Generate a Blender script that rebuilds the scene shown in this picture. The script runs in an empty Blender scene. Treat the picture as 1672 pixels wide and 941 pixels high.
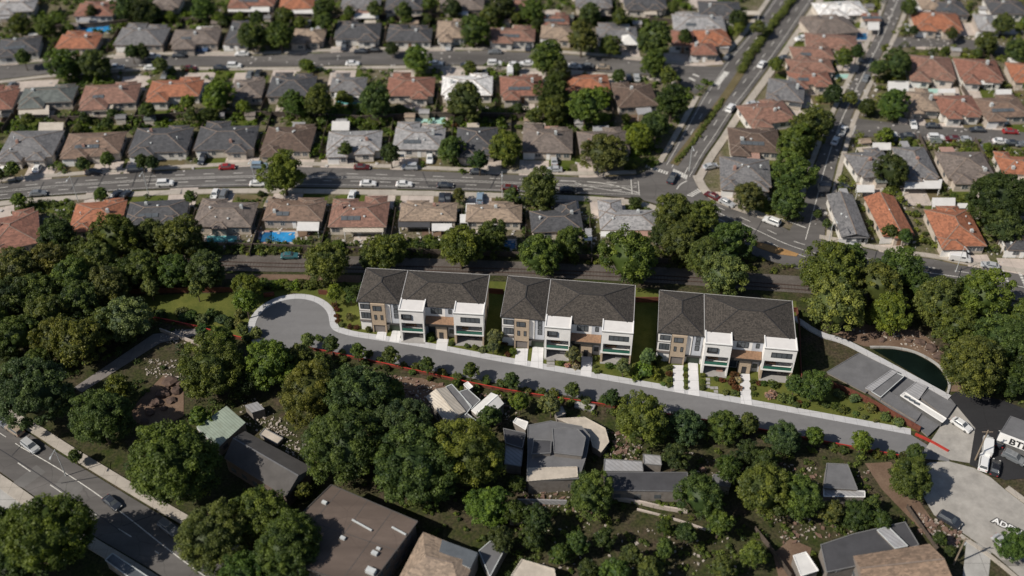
import bpy, bmesh, math, random
import numpy as np
from mathutils import Vector, Matrix
random.seed(7); RS = np.random.RandomState(11)
sc = bpy.context.scene; COL = sc.collection

# ---------------------------------------------------------------- camera, light, exposure
FPX, PITCH, CAMH = 1770.0, math.radians(41.6), 177.0
cam = bpy.data.cameras.new('camera'); cam_o = bpy.data.objects.new('camera', cam); COL.objects.link(cam_o)
cam_o.location = (0, 0, CAMH); cam_o.rotation_euler = (math.pi/2-PITCH, 0, 0)
cam.sensor_width = 36; cam.lens = 36*FPX/1672; cam.clip_end = 5000; cam.clip_start = 1
cam.dof.use_dof = True; cam.dof.focus_distance = 241; cam.dof.aperture_fstop = 0.0215
sc.camera = cam_o
SUN_EL, SUN_AZ = math.radians(43), math.radians(245)      # azimuth clockwise from +Y
w = bpy.data.worlds.new('World'); sc.world = w; w.use_nodes = True
sky = w.node_tree.nodes.new('ShaderNodeTexSky'); sky.sky_type = 'NISHITA'; sky.sun_disc = False
sky.sun_elevation = SUN_EL; sky.sun_rotation = SUN_AZ; sky.air_density = 1.0; sky.dust_density = 1.0
bg = w.node_tree.nodes['Background']; bg.inputs[1].default_value = 0.065
w.node_tree.links.new(sky.outputs[0], bg.inputs[0])
sun = bpy.data.lights.new('sun', 'SUN'); sun.energy = 4.8; sun.angle = math.radians(0.5); sun.color = (1.0, 0.93, 0.83)
sun_o = bpy.data.objects.new('sun', sun); COL.objects.link(sun_o)
sv = Vector((math.sin(SUN_AZ)*math.cos(SUN_EL), math.cos(SUN_AZ)*math.cos(SUN_EL), math.sin(SUN_EL)))
sun_o.rotation_euler = sv.to_track_quat('Z', 'Y').to_euler(); sun_o.location = (0, 0, 300)
sc.view_settings.view_transform = 'Standard'; sc.view_settings.look = 'None'
sc.view_settings.exposure = 0.14; sc.view_settings.gamma = 1.0; sc.view_settings.use_curve_mapping = False
sc.cycles.max_bounces = 5; sc.cycles.diffuse_bounces = 3; sc.cycles.transmission_bounces = 2
sc.cycles.use_denoising = True

# ---------------------------------------------------------------- picture point -> point of the place
SP, CP = math.sin(PITCH), math.cos(PITCH)
def un(px, py, z=0.0):
    u = (px-836.0)/FPX; v = -(py-470.5)/FPX
    dz = -SP+v*CP; t = (z-CAMH)/dz
    return Vector((u*t, (CP+v*SP)*t, z))
def ppm(px, py, z=0.0):                                    # photo pixels per metre there
    p = un(px, py, z); return FPX/(p.y*CP+(CAMH-z)*SP)
def scr(p):
    d = p[1]*CP+(CAMH-p[2])*SP
    return 836+FPX*p[0]/d, 470.5-FPX*(p[1]*SP+(p[2]-CAMH)*CP)/d

# ---------------------------------------------------------------- materials
MATS = {}
def nm(name):
    m = bpy.data.materials.new(name); m.use_nodes = True; nt = m.node_tree
    return m, nt, nt.nodes['Principled BSDF']
def N(nt, t, **kw):
    n = nt.nodes.new(t)
    for k, v in kw.items(): setattr(n, k, v)
    return n
def mixc(nt, a, b, fac, mode='MIX'):
    n = nt.nodes.new('ShaderNodeMix'); n.data_type = 'RGBA'; n.blend_type = mode
    for i, x in ((6, a), (7, b), (0, fac)):
        if isinstance(x, (int, float)): n.inputs[i].default_value = x
        elif isinstance(x, tuple): n.inputs[i].default_value = (*x, 1)[:4]
        else: nt.links.new(x, n.inputs[i])
    return n.outputs[2]
def noise(nt, vec, scale, detail=4, rough=.6):
    n = N(nt, 'ShaderNodeTexNoise'); n.inputs['Scale'].default_value = scale
    n.inputs['Detail'].default_value = detail; n.inputs['Roughness'].default_value = rough
    if vec is not None: nt.links.new(vec, n.inputs['Vector'])
    return n.outputs[0]
def ramp(nt, x, lo, hi, a=(0, 0, 0), b=(1, 1, 1)):
    r = N(nt, 'ShaderNodeValToRGB'); r.color_ramp.elements[0].position = lo; r.color_ramp.elements[1].position = hi
    r.color_ramp.elements[0].color = (*a, 1); r.color_ramp.elements[1].color = (*b, 1)
    nt.links.new(x, r.inputs[0]); return r.outputs[0]
def world_vec(nt):
    return N(nt, 'ShaderNodeNewGeometry').outputs['Position']
def obj_vec(nt):
    return N(nt, 'ShaderNodeTexCoord').outputs['Object']
def plain(name, col, rough=.7, var=.15, scale=.6, metal=0, coords='world', bump=0, spec=None, rib=0):
    if name in MATS: return MATS[name]
    m, nt, p = nm(name); v = world_vec(nt) if coords == 'world' else obj_vec(nt)
    f1 = noise(nt, v, scale, 5); f2 = noise(nt, v, scale*7, 3)
    dark = tuple(c*(1-var) for c in col); light = tuple(min(1, c*(1+var)) for c in col)
    c = mixc(nt, dark, light, ramp(nt, f1, .3, .7)); c = mixc(nt, c, tuple(x*(1-var) for x in col), ramp(nt, f2, .45, .8, (0, 0, 0), (.5, .5, .5)))
    if rib:
        wv = N(nt, 'ShaderNodeTexWave'); wv.bands_direction = 'DIAGONAL'; wv.inputs['Scale'].default_value = rib; wv.inputs['Distortion'].default_value = .3; nt.links.new(obj_vec(nt), wv.inputs[0])
        c = mixc(nt, c, tuple(x*.62 for x in col), mixc(nt, (0, 0, 0), ramp(nt, wv.outputs[1], .6, .9), .6))
        nn = ramp(nt, noise(nt, v, .5, 6, .75), .5, .75); c = mixc(nt, c, tuple(x*y for x, y in zip(col, (.62, .56, .5))), mixc(nt, (0, 0, 0), nn, .6))
    nt.links.new(c, p.inputs['Base Color']); p.inputs['Roughness'].default_value = rough; p.inputs['Metallic'].default_value = metal
    if spec is not None: p.inputs['Specular IOR Level'].default_value = spec
    MATS[name] = m; return m
def tinted(name, rough=.7, kind='roof'):                    # base colour comes from the object's own colour
    if name in MATS: return MATS[name]
    m, nt, p = nm(name); oi = N(nt, 'ShaderNodeObjectInfo').outputs['Color']; v = obj_vec(nt)
    if kind == 'paint':
        nt.links.new(oi, p.inputs['Base Color']); p.inputs['Coat Weight'].default_value = .5; p.inputs['Metallic'].default_value = .15
    elif kind == 'roof':
        mp = N(nt, 'ShaderNodeMapping'); mp.inputs['Scale'].default_value = (1.5, 1.5, 7); nt.links.new(v, mp.inputs[0])
        vo = N(nt, 'ShaderNodeTexVoronoi'); vo.inputs['Scale'].default_value = 1.0; nt.links.new(mp.outputs[0], vo.inputs['Vector'])
        sp = N(nt, 'ShaderNodeSeparateColor'); nt.links.new(vo.outputs['Color'], sp.inputs[0])
        c = mixc(nt, oi, (.62, .62, .62), 1.0, 'MULTIPLY'); c2 = mixc(nt, oi, (1.25, 1.22, 1.2), 1.0, 'MULTIPLY')
        c = mixc(nt, c, c2, sp.outputs[0])
        b = noise(nt, v, .35, 5, .7); c = mixc(nt, c, mixc(nt, oi, (.5, .5, .52), 1.0, 'MULTIPLY'), ramp(nt, b, .5, .78))
        b2 = noise(nt, v, .9, 3); c = mixc(nt, c, (.32, .29, .25), ramp(nt, b2, .62, .9, (0, 0, 0), (.35, .35, .35)))
        nt.links.new(c, p.inputs['Base Color'])
    elif kind == 'wall':
        b = noise(nt, v, 1.2, 4); c = mixc(nt, oi, mixc(nt, oi, (.7, .68, .64), 1.0, 'MULTIPLY'), ramp(nt, b, .4, .75))
        nt.links.new(c, p.inputs['Base Color'])
    elif kind == 'leaf':
        a = N(nt, 'ShaderNodeAttribute'); a.attribute_name = 'tint'
        sp = N(nt, 'ShaderNodeSeparateColor'); nt.links.new(a.outputs['Color'], sp.inputs[0])
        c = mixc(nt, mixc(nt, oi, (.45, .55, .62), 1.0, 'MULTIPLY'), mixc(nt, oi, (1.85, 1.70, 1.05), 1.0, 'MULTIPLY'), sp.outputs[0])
        rnd = N(nt, 'ShaderNodeObjectInfo').outputs['Random']
        c = mixc(nt, c, mixc(nt, c, (1.2, 1.12, .8), 1.0, 'MULTIPLY'), rnd)
        nt.links.new(c, p.inputs['Base Color']); p.inputs['Specular IOR Level'].default_value = .25
        tr = N(nt, 'ShaderNodeBsdfTranslucent'); nt.links.new(mixc(nt, c, (1.3, 1.5, .5), 1.0, 'MULTIPLY'), tr.inputs[0])
        ms = N(nt, 'ShaderNodeMixShader'); ms.inputs[0].default_value = .26
        nt.links.new(p.outputs[0], ms.inputs[1]); nt.links.new(tr.outputs[0], ms.inputs[2])
        nt.links.new(ms.outputs[0], nt.nodes['Material Output'].inputs[0])
    p.inputs['Roughness'].default_value = rough
    MATS[name] = m; return m
def mat_ground(name, cols, lo=.42, hi=.6):
    m, nt, p = nm(name); v = world_vec(nt)
    n1 = ramp(nt, noise(nt, v, .07, 6, .65), lo, hi); n2 = ramp(nt, noise(nt, v, .35, 5, .7), .4, .65)
    n3 = ramp(nt, noise(nt, v, 1.7, 4, .7), .35, .7)
    g1, g2, s1, s2 = cols; grass = mixc(nt, g1, g2, n3); soil = mixc(nt, s1, s2, n3)
    c = mixc(nt, grass, soil, mixc(nt, n1, n2, .5, 'MIX'))
    nt.links.new(c, p.inputs['Base Color']); p.inputs['Roughness'].default_value = .95; p.inputs['Specular IOR Level'].default_value = .1
    return m
def mat_lawn(name, a, b):
    m, nt, p = nm(name); v = world_vec(nt)
    n1 = ramp(nt, noise(nt, v, .22, 6, .7), .35, .65); n2 = ramp(nt, noise(nt, v, 2.5, 4, .8), .3, .7)
    c = mixc(nt, mixc(nt, a, b, n1), tuple(x*.6 for x in a), mixc(nt, (0, 0, 0), n2, .55))
    nt.links.new(c, p.inputs['Base Color']); p.inputs['Roughness'].default_value = .95; p.inputs['Specular IOR Level'].default_value = .1
    return m
def mat_asphalt(name, base, patch=.25, crack=.5):
    m, nt, p = nm(name); v = world_vec(nt)
    mp = N(nt, 'ShaderNodeMapping'); mp.inputs['Scale'].default_value = (.035, .25, 1); nt.links.new(v, mp.inputs[0])
    st = ramp(nt, noise(nt, mp.outputs[0], 1.0, 5, .6), .35, .7); n2 = ramp(nt, noise(nt, v, .5, 6, .75), .35, .7)
    c = mixc(nt, tuple(x*(1-patch) for x in base), tuple(x*(1+patch) for x in base), st)
    c = mixc(nt, c, tuple(x*.8 for x in base), mixc(nt, (0, 0, 0), n2, .6))
    vo = N(nt, 'ShaderNodeTexVoronoi', feature='DISTANCE_TO_EDGE'); vo.inputs['Scale'].default_value = .11
    wv = N(nt, 'ShaderNodeVectorMath'); wv.operation = 'ADD'; nn = N(nt, 'ShaderNodeTexNoise'); nn.inputs['Scale'].default_value = .4
    nt.links.new(v, nn.inputs['Vector']); nt.links.new(v, wv.inputs[0]); nt.links.new(nn.outputs['Color'], wv.inputs[1]); nt.links.new(wv.outputs[0], vo.inputs['Vector'])
    cr = ramp(nt, vo.outputs['Distance'], .0, .012, (crack,)*3, (0, 0, 0))
    c = mixc(nt, c, tuple(x*.45 for x in base), cr)
    nt.links.new(c, p.inputs['Base Color']); p.inputs['Roughness'].default_value = .85; p.inputs['Specular IOR Level'].default_value = .25
    return m
def mat_concrete(name, col, slab=3.0, stain=.3):
    m, nt, p = nm(name); v = world_vec(nt)
    n1 = ramp(nt, noise(nt, v, .3, 6, .7), .35, .7); n2 = ramp(nt, noise(nt, v, 3.0, 4, .7), .3, .8)
    c = mixc(nt, col, tuple(x*(1-stain) for x in col), n1); c = mixc(nt, c, tuple(x*.75 for x in col), mixc(nt, (0, 0, 0), n2, .35))
    br = N(nt, 'ShaderNodeTexBrick'); br.offset = 0; br.inputs['Scale'].default_value = 1/slab; br.inputs['Mortar Size'].default_value = .012
    br.inputs['Brick Width'].default_value = 1; br.inputs['Row Height'].default_value = 1
    nt.links.new(v, br.inputs['Vector']); c = mixc(nt, c, tuple(x*.5 for x in col), br.outputs['Fac'])
    nt.links.new(c, p.inputs['Base Color']); p.inputs['Roughness'].default_value = .85
    return m
M_ground = mat_ground('ground', ((.014, .024, .007), (.050, .062, .014), (.030, .023, .017), (.115, .085, .062)), .41, .60); M_yard = mat_ground('yard_ground', ((.030, .045, .012), (.095, .10, .025), (.10, .078, .058), (.26, .215, .175)), .38, .58); M_lawn = mat_lawn('lawn', (.070, .088, .020), (.135, .140, .034)); M_yardlawn = mat_lawn('yard_lawn', (.06, .085, .015), (.11, .12, .03))  # M_ground tones lowered to stand in for shade on the lower lawns
M_drygrass = mat_lawn('dry_grass', (.11, .09, .045), (.17, .14, .08)); M_orange = mat_lawn('island_bark', (.30, .17, .07), (.42, .26, .12)); M_dirt = mat_lawn('dirt', (.13, .085, .06), (.2, .14, .10))
M_road = mat_asphalt('road', (.112, .105, .100), .32); M_street = mat_asphalt('new_street', (.165, .163, .165), .12, .12); M_dark = mat_asphalt('dark_asphalt', (.026, .026, .028), .2)
M_walk = mat_concrete('walk', (.40, .36, .31)); M_drive = mat_concrete('drive', (.50, .43, .38), 3.5, .35); M_newwalk = mat_concrete('new_walk', (.46, .46, .47), 2.4, .15)
M_white_drive = mat_concrete('white_drive', (.62, .615, .62), 3, .14); M_oldroad = mat_concrete('old_concrete_road', (.36, .34, .31), 60, .4); M_plaza = mat_concrete('plaza', (.38, .37, .35), 5, .35)
M_ballast = mat_lawn('ballast', (.085, .074, .064), (.15, .133, .12))
M_paint = plain('road_paint', (.50, .485, .45), .7, .3, 1.5); M_water_dark = plain('pond_water', (.004, .008, .006), .3, .3, .3, spec=.12)
M_leaf = tinted('leaf', .55, 'leaf'); M_bark = plain('bark', (.075, .055, .04), .9, .3, 3)
M_roof = tinted('roof_tile', .8, 'roof'); M_wall = tinted('house_wall', .85, 'wall'); M_car = tinted('car_paint', .3, 'paint')
M_ridge = plain('ridge_cap', (.20, .155, .125), .8, .2, 1); M_glass = plain('glass', (.09, .10, .11), .16, .2, .5); M_frame = plain('window_frame', (.02, .02, .022), .5, .1)
M_wframe = plain('white_frame', (.7, .69, .66), .5, .1); M_tyre = plain('tyre', (.02, .02, .02), .9); M_lamp = plain('car_lamp', (.7, .7, .68), .2)
M_red = plain('tail_lamp', (.4, .02, .02), .3); M_metal = plain('pale_metal', (.45, .47, .47), .5, .15); M_trimw = plain('white_trim', (.74, .73, .71), .6, .06, .8)
M_whitewall = plain('white_render', (.78, .76, .735), .75, .06, .8); M_bluewall = plain('grey_render', (.42, .44, .48), .75, .06)
M_tan = plain('tan_cladding', (.42, .33, .24), .75, .12, 2.5, coords='object'); M_wood = plain('warm_wood', (.20, .115, .065), .6, .3, 2.0, coords='object')
M_taupe = plain('taupe_door', (.17, .15, .14), .6, .1, 3); M_fascia = plain('dark_fascia', (.03, .028, .027), .6); M_greendoor = plain('dark_green_door', (.015, .028, .015), .5)
M_deck = plain('grey_deck', (.28, .27, .26), .8); M_pink = plain('brick_pink', (.33, .20, .16), .85, .3, 3, coords='object')
M_fence = plain('weathered_wood', (.075, .058, .046), .9, .35, 1.5); M_redfence = plain('rust_fence', (.12, .038, .022), .8, .35, 1.2); M_redstrip = plain('red_curb', (.36, .035, .024), .6, .2)
M_grail = plain('green_glass', (.03, .13, .095), .15, .15, .8)
def mat_shingle():
    m, nt, p = nm('shingle'); v = obj_vec(nt)
    mp = N(nt, 'ShaderNodeMapping'); mp.inputs['Scale'].default_value = (3.2, 3.2, 8.5); nt.links.new(v, mp.inputs[0])
    vo = N(nt, 'ShaderNodeTexVoronoi'); vo.inputs['Scale'].default_value = 1.0; vo.inputs['Randomness'].default_value = .8; nt.links.new(mp.outputs[0], vo.inputs['Vector'])
    sp = N(nt, 'ShaderNodeSeparateColor'); nt.links.new(vo.outputs['Color'], sp.inputs[0])
    c = mixc(nt, (.026, .022, .018), (.078, .066, .055), ramp(nt, sp.outputs[0], .1, .95))
    wv = N(nt, 'ShaderNodeTexWave'); wv.bands_direction = 'Z'; wv.inputs['Scale'].default_value = 2.4; wv.inputs['Distortion'].default_value = .6; nt.links.new(v, wv.inputs[0])
    c = mixc(nt, c, (.022, .019, .017), mixc(nt, (0, 0, 0), ramp(nt, wv.outputs[1], .55, .85), .55))
    nt.links.new(c, p.inputs['Base Color']); p.inputs['Roughness'].default_value = .9; return m
M_shingle = mat_shingle()
def mat_pool(name, a, b):
    m, nt, p = nm(name); v = world_vec(nt)
    c = mixc(nt, a, b, ramp(nt, noise(nt, v, .25, 4), .35, .65)); nt.links.new(c, p.inputs['Base Color']); p.inputs['Roughness'].default_value = .08; return m
POOLM = {'blue': mat_pool('pool_blue', (.02, .18, .42), (.04, .27, .55)), 'teal': mat_pool('pool_teal', (.10, .36, .38), (.16, .44, .44)), 'aqua': mat_pool('pool_aqua', (.30, .48, .42), (.34, .55, .50)), 'navy': mat_pool('pool_navy', (.015, .07, .16), (.02, .12, .25))}

# ---------------------------------------------------------------- mesh builder
class MB:
    def __init__(s): s.v = []; s.f = []; s.m = []
    def face(s, pts, m=0):
        i = len(s.v); s.v += [tuple(p) for p in pts]; s.f.append(tuple(range(i, i+len(pts)))); s.m.append(m)
    def box(s, x0, x1, y0, y1, z0, z1, m=0, top=None):
        P = [(x0, y0, z0), (x1, y0, z0), (x1, y1, z0), (x0, y1, z0), (x0, y0, z1), (x1, y0, z1), (x1, y1, z1), (x0, y1, z1)]
        i = len(s.v); s.v += P
        for q, mm in (((0, 3, 2, 1), m), ((4, 5, 6, 7), m if top is None else top), ((0, 1, 5, 4), m), ((1, 2, 6, 5), m), ((2, 3, 7, 6), m), ((3, 0, 4, 7), m)):
            s.f.append(tuple(i+k for k in q)); s.m.append(mm)
    def prism(s, poly, z0, z1, m=0, top=None, tz=None):     # poly ccw list of (x, y)
        n = len(poly); i = len(s.v); s.v += [(p[0], p[1], z0) for p in poly]+[(p[0], p[1], z1) for p in poly]
        for k in range(n):
            j = (k+1) % n; s.f.append((i+k, i+j, i+n+j, i+n+k)); s.m.append(m)
        s.f.append(tuple(i+n+k for k in range(n))); s.m.append(m if top is None else top)
        s.f.append(tuple(i+n-1-k for k in range(n))); s.m.append(m)
    def bar(s, a, b, w, h, m=0):                            # a box along a to b
        a, b = Vector(a), Vector(b); d = (b-a)
        if d.length < 1e-6: return
        d.normalize(); up = Vector((0, 0, 1)); r = d.cross(up)
        if r.length < 1e-4: r = Vector((1, 0, 0))
        r.normalize(); u = r.cross(d)
        c = [p+r*sx*w/2+u*sz*h/2 for p in (a, b) for sx, sz in ((-1, -1), (1, -1), (1, 1), (-1, 1))]
        i = len(s.v); s.v += [tuple(p) for p in c]
        for q in ((3, 2, 1, 0), (4, 5, 6, 7), (0, 1, 5, 4), (1, 2, 6, 5), (2, 3, 7, 6), (3, 0, 4, 7)): s.f.append(tuple(i+k for k in q)); s.m.append(m)
    def cyl(s, c, r0, r1, h, n=10, axis='z', m=0):
        ring = []
        for t, r in ((0, r0), (h, r1)):
            for k in range(n):
                a = 2*math.pi*k/n; x, y = r*math.cos(a), r*math.sin(a)
                ring.append((c[0]+x, c[1]+y, c[2]+t) if axis == 'z' else (c[0]+x, c[1]+t, c[2]+y))
        i = len(s.v); s.v += ring
        for k in range(n):
            j = (k+1) % n; s.f.append((i+k, i+j, i+n+j, i+n+k)); s.m.append(m)
        s.f.append(tuple(i+n+k for k in range(n))); s.m.append(m); s.f.append(tuple(i+n-1-k for k in range(n))); s.m.append(m)
    def build(s, name, mats, parent=None, color=None, smooth=False):
        me = bpy.data.meshes.new(name); me.from_pydata(s.v, [], s.f)
        for mm in (mats if isinstance(mats, (list, tuple)) else [mats]): me.materials.append(mm)
        me.polygons.foreach_set('material_index', s.m); me.update()
        if smooth: me.polygons.foreach_set('use_smooth', [True]*len(s.f))
        o = bpy.data.objects.new(name, me); COL.objects.link(o)
        if parent: o.parent = parent
        if color: o.color = (*color, 1)
        return o
def empty(name, loc=(0, 0, 0), rz=0):
    o = bpy.data.objects.new(name, None); COL.objects.link(o); o.location = loc; o.rotation_euler = (0, 0, rz); o.empty_display_size = .5; return o
def tag(o, label, cat, group=None):
    o['label'] = label; o['category'] = cat
    if group: o['group'] = group
    return o
ORD = 'first second third fourth fifth sixth seventh eighth ninth tenth eleventh twelfth thirteenth fourteenth fifteenth sixteenth seventeenth eighteenth nineteenth twentieth'.split()
def ordn(i): return ORD[i] if i < 20 else f'{i+1}{"st" if (i+1)%10==1 else "nd" if (i+1)%10==2 else "rd" if (i+1)%10==3 else "th"}'
PEND = {}
def reg(o, desc, place, cat, group=None, x=None):          # label given at the end, counted among its look-alikes
    if x is None: x = scr(o.location)[0]
    o['category'] = cat
    if group: o['group'] = group
    PEND.setdefault((desc, place), []).append((x, o))
def flush_labels():
    for (d, p), L in PEND.items():
        L.sort(key=lambda t: t[0])
        for i, (x, o) in enumerate(L):
            p = p.replace('beside the side street corner with a long narrow gable', 'long and narrow at the side street corner').replace('on the main road with a long narrow gable', 'long and narrow beside the main road').replace('with a wide roof set behind the parked white van', 'behind the parked white van')
            if len(L) == 1: o['label'] = f'{d} {p}'
            elif i == 0: o['label'] = f'leftmost {d} {p}'
            elif i == len(L)-1: o['label'] = f'rightmost {d} {p}'
            else: o['label'] = f'{ordn(i)} {d} from the left {p}'
CH = {}
def copy_tree(o, loc, rz=0, scale=None, kids=None, color=None, color_on=()):
    c = o.copy(); COL.objects.link(c); c.location = loc; c.rotation_euler = (0, 0, rz)
    if scale is not None: c.scale = scale if isinstance(scale, tuple) else (scale,)*3
    for k in ('label', 'category', 'group'):
        if k in c: del c[k]
    for ch in o.children:
        d = ch.copy(); COL.objects.link(d); d.parent = c
        if color and (not color_on or ch.name.split('.')[0] in color_on): d.color = (*color, 1)
    if color and o.type == 'MESH': c.color = (*color, 1)
    return c
NOGO = []                                                   # (x0, x1, y0, y1, polygon) kept clear of undergrowth
def nogo(poly):
    xs = [p[0] for p in poly]; ys = [p[1] for p in poly]; NOGO.append((min(xs), max(xs), min(ys), max(ys), [(p[0], p[1]) for p in poly]))
def inpoly(x, y, P):
    r = False; j = len(P)-1
    for i in range(len(P)):
        if (P[i][1] > y) != (P[j][1] > y) and x < (P[j][0]-P[i][0])*(y-P[i][1])/(P[j][1]-P[i][1])+P[i][0]: r = not r
        j = i
    return r
def blocked(x, y, m=0):
    for a, b, c, d, P in NOGO:
        if a-m <= x <= b+m and c-m <= y <= d+m and (inpoly(x, y, P) or (m and any(inpoly(x+dx, y+dy, P) for dx, dy in ((m, 0), (-m, 0), (0, m), (0, -m))))): return True
    return False

# ---------------------------------------------------------------- ground surfaces
ZL = [0.02]
def sheet(name, px, mat, desc, z=None, h=None, world=False, clear=True):
    if z is None: ZL[0] += .004; z = ZL[0]
    P = [Vector((p[0], p[1], 0)) for p in px] if world else [un(*p) for p in px]
    me = bpy.data.meshes.new(name); bm = bmesh.new(); vs = [bm.verts.new((p.x, p.y, z)) for p in P]
    f = bm.faces.new(vs); f.normal_update()
    if f.normal.z < 0: f.normal_flip()
    if h:
        r = bmesh.ops.extrude_face_region(bm, geom=[f]); 
        for v in [g for g in r['geom'] if isinstance(g, bmesh.types.BMVert)]: v.co.z = z+h
        bmesh.ops.delete(bm, geom=[f], context='FACES')
        bmesh.ops.recalc_face_normals(bm, faces=bm.faces)
    bmesh.ops.triangulate(bm, faces=[f for f in bm.faces if len(f.verts) > 4]); bm.to_mesh(me); bm.free(); me.materials.append(mat)
    o = bpy.data.objects.new(name, me); COL.objects.link(o); o['kind'] = 'structure'; o['label'] = desc
    if clear: nogo(P)
    return o
def resample(pts, step):
    out = [pts[0]]
    for a, b in zip(pts, pts[1:]):
        n = max(1, int((b-a).length/step))
        out += [a+(b-a)*k/n for k in range(1, n+1)]
    return out
def smooth_line(pts, it=2):
    for _ in range(it):
        q = [pts[0]]
        for a, b in zip(pts, pts[1:]): q += [a*.75+b*.25, a*.25+b*.75]
        pts = q+[pts[-1]]
    return pts
def ribbon_poly(px, w, off=0, smooth=True, world=False):
    P = [Vector((p[0], p[1], 0)) for p in px] if world else [un(*p) for p in px]
    if smooth and len(P) > 2: P = smooth_line(P)
    L, R = [], []
    for i, p in enumerate(P):
        d = (P[min(i+1, len(P)-1)]-P[max(i-1, 0)]).normalized(); n = Vector((-d.y, d.x, 0))
        L.append(p+n*(off+w/2)); R.append(p+n*(off-w/2))
    return L, R
def ribbon(name, px, w, mat, desc, off=0, h=0, z=None, smooth=True, world=False):
    if z is None: ZL[0] += .004; z = ZL[0]
    L, R = ribbon_poly(px, w, off, smooth, world); mb = MB()
    for i in range(len(L)-1):
        a, b, c, d = R[i], R[i+1], L[i+1], L[i]; t = z+h
        mb.face([(q.x, q.y, t) for q in (a, b, c, d)])
        if h:
            mb.face([(a.x, a.y, 0), (b.x, b.y, 0), (b.x, b.y, t), (a.x, a.y, t)]); mb.face([(c.x, c.y, 0), (d.x, d.y, 0), (d.x, d.y, t), (c.x, c.y, t)])
        nogo([a, b, c, d])
    o = mb.build(name, mat); o['kind'] = 'structure'; o['label'] = desc; return o
def marks(name, specs, mat, desc):                          # specs: (px line, width, dash, gap, z)
    mb = MB()
    for px, w, dash, gap in specs:
        P = resample(smooth_line([un(*p) for p in px]) if len(px) > 2 else [un(*p) for p in px], .5)
        s = 0; on = True
        for a, b in zip(P, P[1:]):
            l = (b-a).length
            if dash == 0 or (s % (dash+gap)) < dash:
                d = (b-a).normalized(); n = Vector((-d.y, d.x, 0))*w/2
                mb.face([(q.x, q.y, .17) for q in (a-n, b-n, b+n, a+n)])
            s += l
    o = mb.build(name, mat); o['kind'] = 'structure'; o['label'] = desc; return o

g = MB(); g.face([(-900, -300, 0), (900, -300, 0), (900, 2500, 0), (-900, 2500, 0)]); go = g.build('ground', M_ground); go['kind'] = 'structure'; go['label'] = 'green and brown ground, darkened for shade, under the whole neighbourhood'

MAIN_UP = [(-160, 318), (0, 300), (120, 290), (250, 281), (420, 272), (600, 276), (800, 285), (960, 291), (1040, 287), (1085, 265), (1130, 288), (1142, 313), (1162, 328), (1195, 342), (1270, 367), (1300, 384), (1337, 393), (1401, 404), (1464, 418), (1524, 424), (1567, 434), (1639, 444), (1672, 450), (1800, 470)]
MAIN_LO = [(1800, 520), (1672, 493), (1600, 482), (1500, 470), (1421, 457), (1312, 443), (1240, 422), (1190, 396), (1150, 372), (1110, 350), (1080, 336), (1040, 325), (960, 318), (800, 313), (600, 308), (420, 305), (286, 308), (199, 312), (127, 317), (46, 322), (0, 327), (-160, 346)]
sheet('main_road', MAIN_UP+MAIN_LO, M_road, 'grey asphalt main road running across the middle distance', z=.15)
BL = [(1085, 268), (1110, 225), (1145, 160), (1165, 130), (1190, 92), (1220, 60), (1262, 0), (1300, -60)]
BR = [(1130, 292), (1150, 255), (1170, 228), (1200, 180), (1221, 155), (1270, 88), (1330, 0), (1370, -60)]
sheet('boulevard', BL+BR[::-1], M_road, 'wide divided boulevard running away from the junction', z=.154)
UP = [(-160, 128), (0, 108), (90, 102), (170, 98), (250, 92), (420, 92), (600, 84), (800, 84), (900, 88), (1060, 101), (1120, 108), (1190, 110)]
UL = [(1135, 155), (1105, 133), (1060, 124), (950, 116), (800, 107), (600, 107), (420, 110), (250, 108), (170, 114), (90, 120), (0, 131), (-160, 152)]
sheet('upper_street', UP+UL, M_road, 'quiet residential street parallel to the main road', z=.158)
S2L = [(1480, -60), (1450, 0), (1430, 57), (1401, 115), (1372, 172), (1352, 215), (1328, 277), (1312, 335), (1285, 385)]
S2R = [(1345, 400), (1350, 335), (1365, 270), (1384, 205), (1398, 172), (1425, 115), (1457, 57), (1480, 0), (1512, -60)]
sheet('side_street', S2L+S2R, M_road, 'narrow side street running away east of the boulevard', z=.162)
sheet('cross_street', [(1445, 62), (1538, 60), (1602, 68), (1672, 83), (1800, 108), (1800, 122), (1672, 98), (1602, 83), (1516, 77), (1440, 78)], M_road, 'upper cross street off the side street', z=.158)
sheet('cross_street', [(1380, 196), (1398, 194), (1487, 205), (1602, 211), (1672, 217), (1800, 232), (1800, 252), (1672, 240), (1516, 230), (1438, 224), (1372, 226)], M_road, 'cross street lined with cars off the side street', z=.158)
sheet('top_street', [(-160, -28), (400, -40), (1000, -36), (1240, -30), (1240, -18), (1000, -24), (400, -28), (-160, -14)], M_road, 'street behind the topmost houses', z=.15)
AV_U = [(-90, 625), (0, 683), (53, 712), (94, 740), (155, 777), (214, 813), (290, 858), (400, 920), (470, 965), (560, 1015)]
AV_L = [(430, 1060), (330, 985), (238, 925), (140, 868), (55, 810), (0, 771), (-110, 700)]
sheet('avenue', AV_U+AV_L, M_road, 'grey avenue crossing the lower corner of the view', z=.15)
sheet('concrete_road', [(1490, 770), (1518, 756), (1548, 754), (1590, 765), (1618, 781), (1640, 800), (1680, 830), (1800, 910), (1800, 1040), (1690, 965), (1623, 906), (1570, 870), (1525, 842), (1500, 800)], M_oldroad, 'pale worn concrete road at the corner', z=.15)
sheet('parking_apron', [(1512, 732), (1540, 690), (1562, 664), (1592, 700), (1583, 757), (1552, 752)], M_oldroad, 'pale concrete apron beside the red curb', z=.146)
sheet('dark_road', [(1548, 650), (1562, 640), (1640, 655), (1800, 720), (1800, 820), (1672, 782), (1640, 785), (1583, 760), (1590, 704), (1562, 664)], M_dark, 'dark asphalt parking road by the pond', z=.142)
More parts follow.
